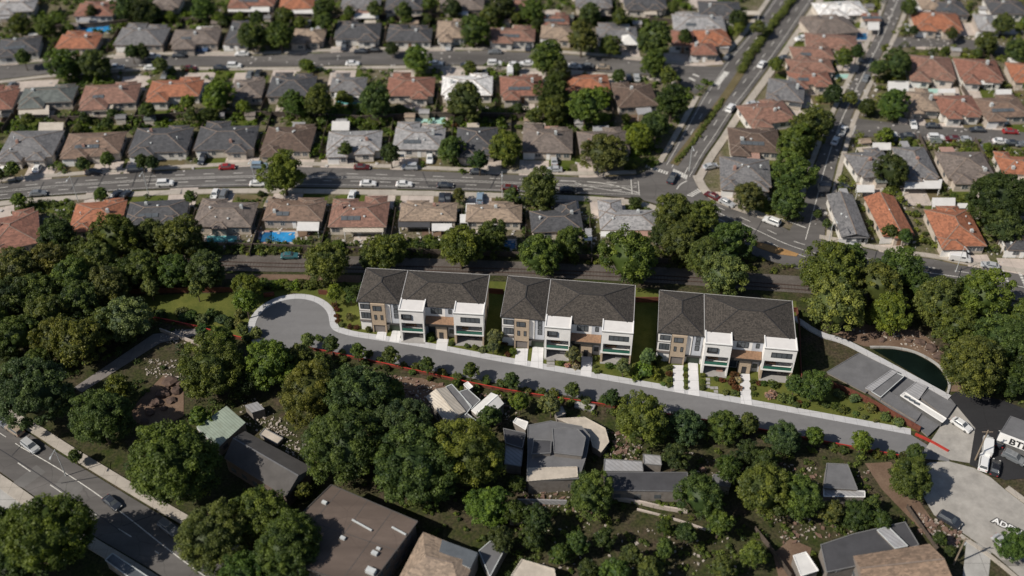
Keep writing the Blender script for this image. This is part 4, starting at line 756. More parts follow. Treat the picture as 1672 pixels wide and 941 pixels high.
# ---------------------------------------------------------------- yards
def cover(px, z, mat, label, cat='patio cover', name='patio_cover'):
    P = [un(*p, z) for p in px]; c = sum(P, Vector())/len(P); c.z = 0; T = tag(empty(name, c), label, cat)
    L = [(p.x-c.x, p.y-c.y) for p in P]; ar = sum(L[i][0]*L[(i+1) % len(L)][1]-L[(i+1) % len(L)][0]*L[i][1] for i in range(len(L)))
    if ar < 0: L = L[::-1]
    m = MB(); m.prism(L, z-.12, z); m.build('cover', mat, T)
    for x, y in L: m = MB(); m.box(x*.94-.07, x*.94+.07, y*.94-.07, y*.94+.07, 0, z-.13); m.build('post', M_trimw, T)
    nogo(P); return T
R_ = lambda x0, x1, y0, y1, s=0: [(x0, y1), (x1, y1), (x1+s, y0), (x0+s, y0)]
for q, mt, lb in [
    (R_(484, 520, 360, 377, 2), M_whiteroof, 'bright white patio cover behind the brown-roofed house by the blue pool'), (R_(560, 626, 371, 379), M_cream, 'long cream patio cover along the reddish brown roofed house'),
    (R_(650, 702, 357, 371), M_charcoal, 'navy flat patio roof behind the tan-roofed house'), (R_(705, 738, 365, 377), M_whiteroof, 'pale patio cover with red edge behind the tan-roofed house'),
    (R_(760, 775, 332, 346, 1), M_whiteroof, 'square white awning on the tan house roof edge'), (R_(751, 764, 350, 364), M_whiteroof, 'small white side cover between two tan-roofed houses'),
    (R_(955, 966, 373, 384), M_felt4, 'grey side porch of the dark grey roofed house'), (R_(952, 967, 385, 393), M_whiteroof, 'white rear porch below the grey side porch'),
    (R_(981, 1010, 374, 386), M_whiteroof, 'white slatted patio cover of the pale grey house'), (R_(1036, 1080, 376, 388), M_pink, 'rust brown patio cover of the pale grey house'), (R_(62, 102, 200, 216, 2), M_cream, 'pale cream annexe roof behind the first grey house'),
    (R_(541, 570, 198, 213, 1), M_whiteroof, 'bright white shed roof behind the pale grey house'), (R_(888, 911, 206, 221), M_pink, 'pink tiled patio beside the grey-brown roofed house'), (R_(30, 80, 172, 187), M_cream, 'cream patio slab below the greenish roofed house'),
    (R_(546, 586, 152, 159), M_whiteroof, 'white strip cover beside the teal pool'), (R_(642, 660, 252, 256), M_cream, 'small cream porch roof in front of the pale two-part house'), (R_(578, 618, 22, 30), M_whiteroof, 'white cover behind the dark roofed house near the top'),
    (R_(372, 440, 10, 19), M_whiteroof, 'white patio cover of the red-roofed house near the top'), (R_(452, 512, 15, 22), M_whiteroof, 'white patio cover of the orange-tiled house near the top'),
    (R_(1342, 1398, 8, 24), POOLM['teal'], 'teal blue canopy along the white roof near the top'), (R_(1417, 1436, 36, 49), M_whiteroof, 'small white garage roof beside the side street'), (R_(1425, 1455, 233, 245), M_whiteroof, 'white flat annexe behind the grey house at the corner'),
    (R_(1476, 1536, 293, 308, 3), M_whiteroof, 'wide white patio cover behind the grey house'), (R_(1399, 1428, 302, 314), M_whiteroof, 'white rectangular shed roof above the long terracotta roof'), (R_(1450, 1484, 133, 150), M_whiteroof, 'white flat roof behind the large round tree'),
    (R_(1584, 1622, 124, 138), M_whiteroof, 'white patio cover among red-roofed houses'), (R_(1626, 1652, 146, 157), M_whiteroof, 'pale blue-white shed roof in the right hand yards'), (R_(1522, 1560, 323, 338), M_whiteroof, 'white patio cover above the wide terracotta roof'), (R_(1564, 1580, 332, 340), M_whiteroof, 'small white cover beside the lawn of the terracotta house'),
    (R_(1532, 1560, 145, 152), M_whiteroof, 'pale awning behind the red-roofed house'), (R_(1638, 1662, 388, 402, -4), M_whiteroof, 'slanted white garage roof near the crossing'), (R_(1533, 1550, 248, 260), M_cream, 'cream side roof beside the grey-brown roofed house'), (R_(1205, 1240, 18, 24), M_cream, 'cream awning by the boulevard near the top')]:
    cover(q, 2.5, mt, lb)
def pool(px, col, label, deck=None):
    P = [un(*p) for p in px]; c = sum(P, Vector())/len(P); T = tag(empty('swimming_pool', c), label, 'swimming pool')
    L = [(p.x-c.x, p.y-c.y) for p in P]; ar = sum(L[i][0]*L[(i+1) % len(L)][1]-L[(i+1) % len(L)][0]*L[i][1] for i in range(len(L)))
    if ar < 0: L = L[::-1]
    mx = max(math.hypot(*q) for q in L); k = 1+.7/mx
    m = MB(); m.prism([(x*k*1.02, y*k*1.1) for x, y in L], 0, .14); m.build('coping', deck or M_drive, T)
    m = MB(); m.prism(L, .145, .17); m.build('pool_water', POOLM[col], T); nogo(P)
pool(R_(444, 482, 380, 396), 'blue', 'bright blue swimming pool behind the brown-roofed house'); pool(R_(424, 443, 380, 396), 'navy', 'dark spa basin joined to the bright blue pool', M_pink)
pool(R_(338, 387, 386, 396), 'teal', 'teal swimming pool behind the grey-brown roofed house'); pool(R_(824, 841, 394, 407), 'navy', 'small navy pool beside the railway hedge')
pool(R_(549, 587, 160, 171), 'teal', 'teal pool below the grey roofed house'); pool(R_(668, 727, 188, 203), 'aqua', 'pale aqua pool behind the pale two-part house'); pool(R_(122, 180, 40, 54, 2), 'blue', 'long blue pool behind the orange-tiled house')
pool([(1035, 22), (1082, 24), (1085, 17), (1070, 14), (1034, 11)], 'aqua', 'pale green pool near the top of the view'); pool(R_(1392, 1416, 55, 66), 'navy', 'round-ended dark blue pool beside the side street'); pool(R_(1326, 1347, 143, 152), 'teal', 'small teal pool beside the grey roof'); pool(R_(1496, 1532, 146, 153), 'aqua', 'pale pool strip behind the tan-roofed house'); pool(R_(1364, 1386, 122, 129), 'aqua', 'tiny pale pool beside the side street trees')
for q, d in [((175, 232, 322, 330), 'front lawn near the terracotta house'), ((660, 707, 317, 329), 'front lawn of the tan-roofed house'), ((550, 622, 252, 266), 'dry lawn beyond the main road'), ((905, 950, 254, 268), 'green lawn beyond the main road'), ((848, 905, 252, 268), 'green lawn of the grey-brown roofed house'), ((205, 275, 200, 208), 'lawn behind the dark grey roofs'), ((548, 588, 320, 326), 'lawn beside the reddish brown roofed house'), ((945, 985, 320, 334), 'front lawn with a brown bed'), ((50, 112, 326, 348), 'bright front lawn at the left'), ((1510, 1545, 333, 350), 'bright lawn beside the terracotta house'), ((1520, 1560, 232, 242), 'dry front lawn'), ((380, 420, 328, 336), 'small lawn by the driveway'), ((120, 200, 205, 214), 'bright lawn behind the brown-roofed house'), ((845, 880, 190, 198), 'small bright lawn in the middle yards'), ((530, 592, 112, 122), 'lawn below the upper street'), ((310, 400, 116, 128), 'lawn patches below the upper street'), ((55, 100, 24, 36), 'small lawn near the top'), ((270, 330, 18, 30), 'green yard near the top'), ((1262, 1290, 110, 122), 'dry lawn beside the boulevard'), ((1570, 1600, 290, 318), 'dry yard lawn')]:
    sheet('yard_lawn', R_(*q), M_yardlawn if 'dry' not in d else M_drygrass, d, z=.05, clear=False)
# driveways and front paths of the houses
kk = 0
for H, A, B, W, D, u, v, place, front in HOUSES:
    rr = random.Random(int(A.x*13+A.y*7)); kk += 1
    s = -1 if front == 'near' else 1; base = Vector(H.location)+v*(s*D/2)
    x = rr.choice([-.3, -.25, .3])*W; ww = rr.uniform(5.5, 9.5); ln = 9 if s < 0 else 9
    P = [base+u*(x-ww/2)+v*(0), base+u*(x+ww/2), base+u*(x+ww/2)+v*(s*ln), base+u*(x-ww/2)+v*(s*ln)]
    sheet('driveway', P, M_drive, 'worn concrete driveway of a house', z=.10+.0007*(kk % 30), world=True)
    P = [base+u*(-W*.45), base+u*(W*.45), base+u*(W*.45)+v*(s*7), base+u*(-W*.45)+v*(s*7)]
    sheet('front_yard', P, M_yardlawn if rr.random() < .65 else M_drygrass, 'front yard grass of a house', z=.04+.0007*(kk % 30), world=True, clear=False)
    base = Vector(H.location)-v*(s*D/2); pw = rr.uniform(.3, .6)*W; x = rr.uniform(-.2, .2)*W
    P = [base+u*(x-pw/2), base+u*(x+pw/2), base+u*(x+pw/2)-v*(s*rr.uniform(2.5, 4.5)), base+u*(x-pw/2)-v*(s*rr.uniform(2.5, 4.5))]
    sheet('patio', P, M_drive if rr.random() < .6 else M_dirt, 'back yard paving of a house', z=.09+.0007*(kk % 30), world=True, clear=False)
    if rr.random() < .6:
        x = rr.uniform(-.3, .3)*W; P = [base+u*(x-W*.3)-v*(s*3.5), base+u*(x+W*.3)-v*(s*3.5), base+u*(x+W*.3)-v*(s*8), base+u*(x-W*.3)-v*(s*8)]
        sheet('yard_lawn', P, M_yardlawn, 'back yard lawn of a house', z=.06+.0007*(kk % 30), world=True, clear=False)
    if place == RA: continue
    if rr.random() < .5:
        cw, cd, x = rr.uniform(.22, .4)*W, rr.uniform(2.4, 3.8), rr.uniform(-.25, .25)*W; q = base+u*x-v*(s*(cd/2+.1)); T = empty('patio_cover', (q.x, q.y, 0), H.rotation_euler.z)
        m = MB(); m.box(-cw/2, cw/2, -cd/2, cd/2, 2.35, 2.47); m.build('cover', rr.choice([M_cream, M_felt4, M_whiteroof, M_beige, M_pink]), T)
        for ax in (-1, 1): m = MB(); m.box(ax*cw*.46-.07, ax*cw*.46+.07, -s*cd*.46-.07, -s*cd*.46+.07, 0, 2.35); m.build('post', M_trimw, T)
        reg(T, 'patio cover', 'behind a house '+place, 'patio cover')
    if rr.random() < .45:
        x = rr.choice([-1, 1])*rr.uniform(.25, .42)*W; q = base+u*x-v*(s*rr.uniform(6, 8.5)); T = empty('garden_shed', (q.x, q.y, 0), H.rotation_euler.z)
        m = MB(); m.box(-1.4, 1.4, -1.1, 1.1, 0, 2.1); m.build('wall', M_wall, T, rr.choice(WALLC)); m = MB(); gable(m, -1.6, 1.6, -1.3, 1.3, 2.15, .35, 0, 0, th=.1); m.build('roof', [M_roof, M_ridge], T, rr.choice([C['grey'], C['lgrey'], C['tan'], C['gbrown'], C['greeny']]))
        reg(T, 'garden shed', 'behind a house '+place, 'shed')
# ---------------------------------------------------------------- vegetation
def leaf_mesh(name, clumps, per, leaf, rs, core=None):
    """clumps: array (n, 5) x y z r tint; every clump a puff of small bent leaves"""
    n = len(clumps); cl = np.repeat(clumps, per, axis=0); k = len(cl)
    d = rs.normal(size=(k, 3)); d /= np.linalg.norm(d, axis=1)[:, None]; d[:, 2] = np.where(d[:, 2] < -.3, -d[:, 2], d[:, 2])
    rr = cl[:, 3:4]*(.55+.5*rs.rand(k, 1)); pos = cl[:, :3]+d*rr*np.array([1, 1, .85])
    nr = d*.9+rs.normal(size=(k, 3))*.55+np.array([0, 0, .25]); nr /= np.linalg.norm(nr, axis=1)[:, None]
    t = np.cross(nr, rs.normal(size=(k, 3))); t /= np.linalg.norm(t, axis=1)[:, None]; b = np.cross(nr, t)
    s = leaf*(.6+.8*rs.rand(k, 1)); s2 = s*(.55+.35*rs.rand(k, 1))
    V = np.stack([pos-t*s, pos-b*s2+nr*s*.12, pos+t*s, pos+b*s2+nr*s*.12], axis=1).reshape(-1, 3)
    tint = np.clip(cl[:, 4]+rs.normal(size=k)*.13, 0, 1)
    nv = len(V); F = np.arange(nv)
    me = bpy.data.meshes.new(name); cv = cf = None
    tri = []; 
    if core is not None:
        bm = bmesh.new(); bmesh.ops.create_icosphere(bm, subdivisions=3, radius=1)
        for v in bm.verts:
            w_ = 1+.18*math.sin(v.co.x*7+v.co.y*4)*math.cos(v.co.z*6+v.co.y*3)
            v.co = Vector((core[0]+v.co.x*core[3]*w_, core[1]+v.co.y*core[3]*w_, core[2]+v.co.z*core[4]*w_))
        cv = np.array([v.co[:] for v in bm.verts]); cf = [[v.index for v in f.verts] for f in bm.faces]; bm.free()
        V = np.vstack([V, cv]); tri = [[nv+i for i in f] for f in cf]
    me.vertices.add(len(V)); me.vertices.foreach_set('co', V.astype(np.float32).ravel())
    li = np.concatenate([F, np.array(tri, dtype=np.int64).ravel()]) if tri else F
    me.loops.add(len(li)); me.loops.foreach_set('vertex_index', li.astype(np.int32))
    q = nv//4; st = np.concatenate([np.arange(q)*4, nv+np.arange(len(tri))*3]) if tri else np.arange(q)*4
    me.polygons.add(len(st)); me.polygons.foreach_set('loop_start', st.astype(np.int32)); me.update(calc_edges=True)
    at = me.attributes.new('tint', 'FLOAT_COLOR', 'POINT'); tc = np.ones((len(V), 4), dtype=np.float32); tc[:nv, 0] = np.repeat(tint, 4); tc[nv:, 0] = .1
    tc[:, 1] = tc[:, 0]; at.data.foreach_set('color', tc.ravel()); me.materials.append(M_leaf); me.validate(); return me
def crown_clumps(rs, n, zr=1.0, r0=.15, lobes=7, top=.0):
    L = rs.normal(size=(lobes, 3)); L /= np.linalg.norm(L, axis=1)[:, None]; La = .10+.16*rs.rand(lobes)
    out = []
    while len(out) < n:
        d = rs.normal(size=3); d /= np.linalg.norm(d)
        if d[2] < -.55: continue
        r = .74+sum(a*max(0, (d@l))**4 for a, l in zip(La, L))+rs.normal()*.05
        rad = r if rs.rand() < .8 else r*(.55+.35*rs.rand())
        tp = 1-top*max(0, d[2])
        p = d*rad*np.array([tp, tp, zr]); cr = r0*(.65+.75*rs.rand())
        if any((p[0]-o[0])**2+(p[1]-o[1])**2+(p[2]-o[2])**2 < (.55*min(cr, o[3]))**2 for o in out[-60:]): continue
        out.append([p[0], p[1], p[2], cr, np.clip(.42+rs.normal()*.22, 0, 1)])
    return np.array(out)
def trunk_mb(rs, h, r, spread=.45, limbs=5):
    m = MB(); m.cyl((0, 0, -.05), r*1.35, r, h*.35, 8); m.cyl((0, 0, h*.35-.05), r, r*.7, h*.65, 8)
    for i in range(limbs):
        a = 2*math.pi*(i+rs.rand())/limbs; z0 = h*(.6+.35*rs.rand()); q = Vector((math.cos(a)*spread, math.sin(a)*spread, z0+h*.35+spread*.6))
        p0 = Vector((0, 0, z0)); mid = (p0+q)/2+Vector((0, 0, .04)); m.bar(p0, mid, r*1.0, r*1.0); m.bar(mid, q, r*.6, r*.6)
    return m
PROTO = {}
def make_tree(key, name, n, per, leaf, zr, r0, hc, top=0, lobes=7, seed=1):
    rs = np.random.RandomState(seed); cl = crown_clumps(rs, n, zr, r0, lobes, top); cl[:, 2] += hc
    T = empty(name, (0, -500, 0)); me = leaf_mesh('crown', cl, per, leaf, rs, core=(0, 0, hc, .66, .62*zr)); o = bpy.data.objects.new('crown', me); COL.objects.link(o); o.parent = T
    trunk_mb(rs, hc*.85, .06, .42).build('trunk', M_bark, T); PROTO[key] = (T, hc)
for i in range(4): make_tree(f'big{i}', 'broadleaf_tree', 250, 125, .0245, .98, .135, 1.18, lobes=9, seed=20+i)
for i in range(4): make_tree(f'mid{i}', 'broadleaf_tree', 140, 95, .036, 1.08, .165, 1.25, lobes=7, seed=40+i)
for i in range(3): make_tree(f'tall{i}', 'broadleaf_tree', 190, 55, .04, 1.28, .15, 1.55, .25, lobes=6, seed=60+i)
for i in range(3): make_tree(f'small{i}', 'young_tree', 80, 45, .07, 1.15, .2, 2.0, .2, lobes=5, seed=80+i)
SHR = []
for i in range(4):
    rs = np.random.RandomState(100+i); cl = crown_clumps(rs, 46, .8, .24, 5); cl[:, 2] += .62
    me = leaf_mesh('shrub', cl, 34, .085, rs, core=(0, 0, .55, .7, .5)); o = bpy.data.objects.new('shrub', me); COL.objects.link(o); SHR.append(o)
TC = dict(dk=(.039, .059, .021), gr=(.062, .090, .028), ol=(.077, .098, .031), ye=(.084, .110, .028), br=(.090, .128, .027), bl=(.050, .082, .038), gy=(.104, .130, .062))
TN = dict(dk='dark green', gr='green', ol='olive', ye='yellowish', br='bright green', bl='blue-green', gy='pale grey-green')
def tree(x, y, r, c, place, shape=None, rnd=random.Random(5)):
    s = ppm(x, y, 5); R = r/s
    if shape is None: shape = 'small' if R < 2.9 else 'mid' if r < 45 else 'big'
    if shape == 'tall': R *= .95
    keys = [k for k in PROTO if k.startswith(shape)]; k = rnd.choice(keys); T, hc = PROTO[k]
    for _ in range(3): s = ppm(x, y, R*hc); R = r/s*(1.0 if shape != 'tall' else .95)
    p = un(x, y, R*hc); z = R; 
    o = copy_tree(T, (p.x, p.y, 0), rnd.uniform(0, 6.28), (R*1.02, R*1.02, R), color=tuple(q*rnd.uniform(.9, 1.12) for q in TC[c]), color_on=('crown',))
    size = 'small' if R < 2.9 else 'large' if R > 6.3 else 'medium'
    reg(o, f'{size} {TN[c]} tree', place, 'tree', f'trees {place}', x)
    return o
W1, W2 = 'in the woods at the left edge', 'beside the shaded garden'
TREES = {
 W1: [(95, 386, 33, 'dk'), (190, 383, 38, 'gr'), (125, 405, 22, 'gr'), (160, 425, 36, 'ol'), (30, 440, 40, 'ol'), (78, 430, 36, 'ol'), (120, 455, 38, 'ol'), (12, 490, 40, 'bl'), (60, 480, 38, 'gr'), (75, 515, 36, 'ol'), (130, 490, 36, 'gr'), (175, 470, 36, 'ol'), (30, 545, 36, 'gr'), (90, 550, 36, 'ol'), (128, 560, 44, 'ye'), (205, 520, 40, 'gy'), (170, 535, 30, 'gr'), (210, 445, 28, 'dk'), (5, 570, 26, 'dk'), (-20, 530, 36, 'gr'), (245, 382, 28, 'ol'), (298, 388, 38, 'ol'), (235, 437, 32, 'gr'), (285, 440, 30, 'gr'), (338, 440, 33, 'gr'), (60, 592, 26, 'gr')],
 W2: [(52, 640, 60, 'bl'), (165, 685, 50, 'gr'), (192, 632, 22, 'ol'), (345, 605, 52, 'ol'), (360, 560, 28, 'gr'), (440, 592, 42, 'ye'), (490, 590, 28, 'gr'), (398, 625, 26, 'dk'), (325, 680, 18, 'br')],
 'beside the avenue': [(281, 762, 73, 'gr'), (78, 872, 74, 'gr'), (-5, 862, 38, 'dk'), (345, 880, 58, 'ol'), (425, 838, 46, 'ol'), (470, 895, 56, 'gr'), (25, 935, 40, 'dk'), (400, 935, 40, 'gr'), (122, 745, 12, 'gr')],
 'in the dense grove below the red fence': [(505, 642, 50, 'ye'), (585, 645, 56, 'bl'), (562, 730, 64, 'gr'), (655, 695, 50, 'bl'), (680, 765, 68, 'gr'), (768, 745, 60, 'ye'), (797, 830, 34, 'br'), (525, 600, 20, 'gr'), (630, 640, 30, 'gr'), (640, 668, 26, 'dk'), (497, 800, 14, 'ye'), (700, 800, 30, 'gr')],
 'around the grey complex': [(800, 680, 20, 'gr'), (849, 656, 16, 'br'), (900, 660, 17, 'gy'), (962, 808, 36, 'gr'), (1145, 810, 38, 'gr'), (880, 850, 24, 'dk'), (943, 888, 20, 'gr'), (1030, 908, 20, 'gr'), (1086, 898, 16, 'gr'), (985, 880, 18, 'dk'), (1010, 935, 24, 'gr'), (1060, 935, 22, 'ol'), (845, 790, 14, 'dk'), (820, 880, 22, 'dk')],
 'below the new street': [(1052, 685, 43, 'ye'), (1119, 695, 30, 'bl'), (1182, 695, 28, 'gr'), (1222, 692, 19, 'gr'), (1281, 717, 29, 'bl'), (1330, 712, 16, 'gr'), (1220, 745, 24, 'dk'), (1245, 800, 46, 'ol'), (1305, 812, 40, 'gr'), (1175, 855, 22, 'gr'), (1360, 835, 20, 'ol'), (1400, 840, 26, 'dk'), (1440, 850, 18, 'dk'), (1487, 783, 37, 'gr'), (1230, 905, 22, 'ol'), (1425, 822, 13, 'ol')],
 'near the bottom right corner': [(1655, 892, 26, 'gr'), (1552, 900, 10, 'dk'), (1535, 880, 12, 'dk')],
 'along the railway': [(535, 430, 36, 'ol'), (632, 413, 32, 'ol'), (752, 405, 37, 'ol'), (803, 385, 27, 'gr'), (880, 415, 35, 'ol'), (928, 395, 26, 'gr'), (1030, 420, 45, 'ol'), (1112, 395, 30, 'ol'), (1150, 418, 32, 'gr'), (1190, 395, 36, 'gr'), (1183, 450, 38, 'gy'), (403, 470, 24, 'br'), (1080, 385, 20, 'dk'), (600, 425, 16, 'dk'), (401, 492, 20, 'br')],
 'near the junction': [(1100, 345, 33, 'ol'), (1147, 355, 30, 'ol'), (1125, 372, 24, 'gr'), (1222, 320, 25, 'ol'), (1297, 285, 33, 'gr'), (1286, 332, 28, 'gr'), (1458, 278, 27, 'dk'), (1632, 325, 48, 'dk'), (1640, 370, 30, 'gr'), (1478, 385, 12, 'gr'), (1455, 378, 12, 'dk')],
 'beside the pond': [(1362, 438, 45, 'ol'), (1385, 430, 34, 'gr'), (1364, 500, 46, 'gy'), (1470, 440, 37, 'gr'), (1435, 465, 38, 'ol'), (1452, 510, 33, 'br'), (1532, 490, 40, 'ol'), (1600, 485, 46, 'ol'), (1565, 530, 34, 'gr'), (1588, 598, 52, 'ol'), (1640, 560, 48, 'gr'), (1500, 470, 28, 'dk'), (1655, 620, 30, 'dk'), (1680, 520, 36, 'gr'), (1330, 455, 22, 'ol'), (1690, 600, 40, 'dk')],
 'along the main road': [(463, 285, 35, 'br'), (880, 308, 33, 'ol'), (985, 250, 34, 'ol'), (735, 244, 22, 'ol'), (828, 240, 28, 'ye'), (638, 250, 16, 'dk'), (565, 243, 12, 'gr'), (1045, 225, 24, 'br'), (1068, 205, 24, 'gr'), (749, 318, 11, 'ol'), (165, 318, 12, 'gr'), (135, 268, 12, 'gr'), (175, 260, 12, 'gr'), (232, 264, 12, 'dk'), (248, 266, 12, 'dk'), (783, 262, 16, 'dk'), (310, 322, 11, 'gr'), (20, 276, 13, 'gr'), (-2, 285, 10, 'dk'), (1350, 365, 8, 'gr'), (1335, 350, 8, 'dk')],
 'in the middle rows of yards': [(1320, 212, 33, 'gr'), (1300, 235, 30, 'gr'), (1345, 200, 20, 'gr'), (1098, 165, 28, 'dk'), (905, 150, 28, 'dk'), (905, 180, 24, 'gr'), (955, 175, 30, 'br'), (980, 160, 18, 'br'), (760, 165, 32, 'gr'), (612, 165, 28, 'gr'), (520, 165, 27, 'gr'), (482, 170, 21, 'gr'), (355, 157, 25, 'br'), (1458, 170, 25, 'gr'), (1415, 175, 14, 'dk'), (1360, 155, 17, 'dk'), (1390, 160, 12, 'ol')],
 'along the upper street': [(680, 98, 23, 'br'), (105, 105, 26, 'gr'), (152, 105, 25, 'gr'), (410, 60, 25, 'gr'), (457, 58, 23, 'gr'), (215, 85, 12, 'dk'), (233, 86, 13, 'dk'), (895, 95, 30, 'ol'), (912, 118, 20, 'gr'), (950, 60, 27, 'ol'), (996, 75, 17, 'ol'), (1068, 66, 30, 'ol'), (1066, 105, 22, 'gr'), (1092, 125, 15, 'ye'), (775, 50, 25, 'gr'), (38, 94, 13, 'gr'), (1118, 62, 14, 'dk'), (1010, 125, 12, 'gr'), (640, 80, 12, 'dk')],
 'beyond the top cross street': [(1467, 105, 23, 'gr'), (1433, 112, 14, 'gr'), (1485, 12, 14, 'gr'), (1612, 70, 18, 'gr'), (1660, 82, 20, 'gr'), (1492, 50, 8, 'dk'), (1205, 32, 16, 'dk'), (1240, 45, 12, 'ol'), (1640, 40, 18, 'ol'), (1555, 56, 10, 'dk'), (1380, 95, 15, 'gr'), (1400, 85, 12, 'dk')],
 'near the top edge': [(205, 12, 22, 'gr'), (232, 18, 20, 'dk'), (248, 22, 16, 'gr'), (525, 14, 16, 'gr'), (330, 15, 20, 'gr'), (30, 42, 18, 'gr'), (75, 45, 16, 'ol'), (530, 35, 14, 'gr'), (465, 28, 16, 'gr'), (610, 15, 13, 'ol'), (660, 18, 14, 'gr'), (740, 15, 16, 'dk'), (820, 10, 22, 'dk'), (870, 18, 20, 'gr'), (800, 25, 14, 'ol'), (965, 22, 18, 'gr'), (1012, 28, 14, 'gr'), (1100, 12, 10, 'gr'), (700, 6, 12, 'gr'), (420, 30, 12, 'dk'), (570, 20, 10, 'gr'), (150, 18, 10, 'dk')],
}
TREES['around the grey complex'] += [(870, 880, 20, 'dk'), (915, 905, 18, 'gr'), (1120, 870, 18, 'dk'), (1180, 925, 20, 'ol'), (960, 930, 18, 'dk'), (840, 835, 20, 'dk'), (1085, 860, 14, 'dk')]
TREES['below the new street'] += [(1100, 745, 22, 'dk'), (1190, 765, 22, 'dk'), (1250, 750, 20, 'dk')]
for pl, L in TREES.items():
    for x, y, r, c in L: tree(x, y, r*(.93 if pl == W1 else .97), c, pl, 'tall' if (pl in ('along the upper street', 'in the middle rows of yards') and random.random() < .35) else None)
for x, y, r, c in [(503, 556, 12, 'gy'), (541, 561, 14, 'gr'), (583, 573, 13, 'gr'), (636, 579, 14, 'gr'), (697, 595, 13, 'gr'), (768, 604, 13, 'gr'), (835, 622, 14, 'gr'), (935, 637, 13, 'gr'), (1000, 650, 15, 'dk'), (1408, 721, 17, 'br'), (1494, 740, 16, 'gr')]: tree(x, y, r, c, 'planted along the red strip fence', 'small')
for x, y, r, c in [(245, 470, 14, 'gy'), (321, 472, 14, 'gy'), (547, 478, 14, 'br'), (572, 485, 10, 'gr'), (936, 578, 13, 'gy'), (1018, 598, 13, 'gy'), (1058, 582, 13, 'gy'), (808, 550, 13, 'gy'), (1298, 628, 16, 'gr'), (805, 565, 10, 'gy')]: tree(x, y, r, c, 'on the lawns of the townhouses', 'small')
tree(1330, 632, 27, 'gr', 'on the lawns of the townhouses', 'mid')
def shrub(x, y, r, c, place, world=None, rnd=random.Random(9), z=0, adj=None):
    p = world or un(x, y, .6); s = ppm(*scr(p)); R = world and r or r/s
    o = rnd.choice(SHR).copy(); COL.objects.link(o); o.location = (p.x, p.y, z); o.rotation_euler.z = rnd.uniform(0, 6.28); o.scale = (R*rnd.uniform(.9, 1.15), R*rnd.uniform(.9, 1.15), R*rnd.uniform(.85, 1.15))
    o.color = (*[q*rnd.uniform(.85, 1.15) for q in TC.get(c, c)], 1)
    reg(o, f'{adj or TN.get(c, "red")} shrub', place, 'shrub', f'shrubs {place}', scr(p)[0]); return o
TC['rd'] = (.09, .042, .025); TC['pk'] = (.30, .22, .22); TN['rd'] = 'red-leaved'; TN['pk'] = 'pale flowering'
PL = 'in the flower beds of the townhouses'
for x, y, r, c in [(571, 533, 5, 'rd'), (582, 534, 5, 'rd'), (602, 538, 6, 'gr'), (557, 530, 5, 'gy'), (571, 518, 7, 'gy'), (550, 505, 5, 'rd'), (549, 515, 5, 'rd'), (551, 523, 5, 'rd'), (546, 497, 5, 'rd'), (704, 551, 8, 'gr'), (738, 560, 5, 'gr'), (762, 564, 5, 'gr'), (775, 566, 5, 'ol'), (788, 570, 7, 'gy'), (797, 568, 5, 'gr'),
  (819, 567, 6, 'ol'), (829, 578, 5, 'rd'), (838, 574, 6, 'ol'), (824, 560, 6, 'rd'), (916, 592, 5, 'gr'), (927, 596, 5, 'pk'), (940, 598, 6, 'pk'), (944, 590, 5, 'rd'), (934, 588, 5, 'rd'), (972, 585, 5, 'gr'), (972, 597, 4, 'gy'), (972, 606, 4, 'gy'), (978, 606, 4, 'gy'), (995, 597, 7, 'gr'), (1008, 598, 6, 'gr'), (1050, 608, 15, 'br'), (1068, 612, 12, 'br'), (1040, 615, 10, 'br'), (1072, 590, 10, 'gr'), (1092, 610, 6, 'rd'), (1093, 620, 5, 'ol'), (1093, 628, 5, 'ol'), (1083, 626, 4, 'gy'), (1092, 600, 6, 'ol'),
  (1119, 602, 4, 'ol'), (1119, 612, 4, 'ol'), (1120, 622, 4, 'ol'), (1120, 632, 4, 'gy'), (1147, 612, 5, 'ol'), (1147, 622, 5, 'ol'), (1147, 632, 5, 'gr'), (1170, 618, 5, 'gr'), (1179, 620, 5, 'rd'), (1184, 640, 6, 'gy'), (1199, 612, 8, 'rd'), (1194, 624, 7, 'rd'), (1206, 620, 6, 'pk'), (1201, 633, 6, 'rd'), (1200, 641, 6, 'gy'), (1208, 632, 5, 'pk'), (1229, 622, 5, 'gr'), (1229, 632, 5, 'ol'), (1231, 642, 5, 'gr'), (1239, 625, 5, 'rd'), (1247, 626, 6, 'gr'), (1262, 628, 8, 'gr'), (1258, 645, 9, 'pk'), (1277, 651, 9, 'gy'), (1289, 653, 8, 'gy'), (1300, 660, 6, 'gr'), (1306, 657, 5, 'rd'), (1315, 660, 6, 'gr')]:
    shrub(x, y, r, c, PL)
for x, y, r, c in [(1369, 644, 9, 'gy'), (1395, 652, 9, 'gy'), (1421, 668, 9, 'gy'), (1445, 682, 9, 'gy'), (1466, 691, 9, 'gy'), (1364, 664, 9, 'gr'), (1375, 670, 8, 'ol'), (1397, 675, 5, 'gy'), (1412, 680, 5, 'gy'), (1350, 660, 7, 'gr'), (1404, 666, 4, 'gy'), (1430, 686, 4, 'gy')]: shrub(x, y, r, c, 'on the grass strip by the fence')
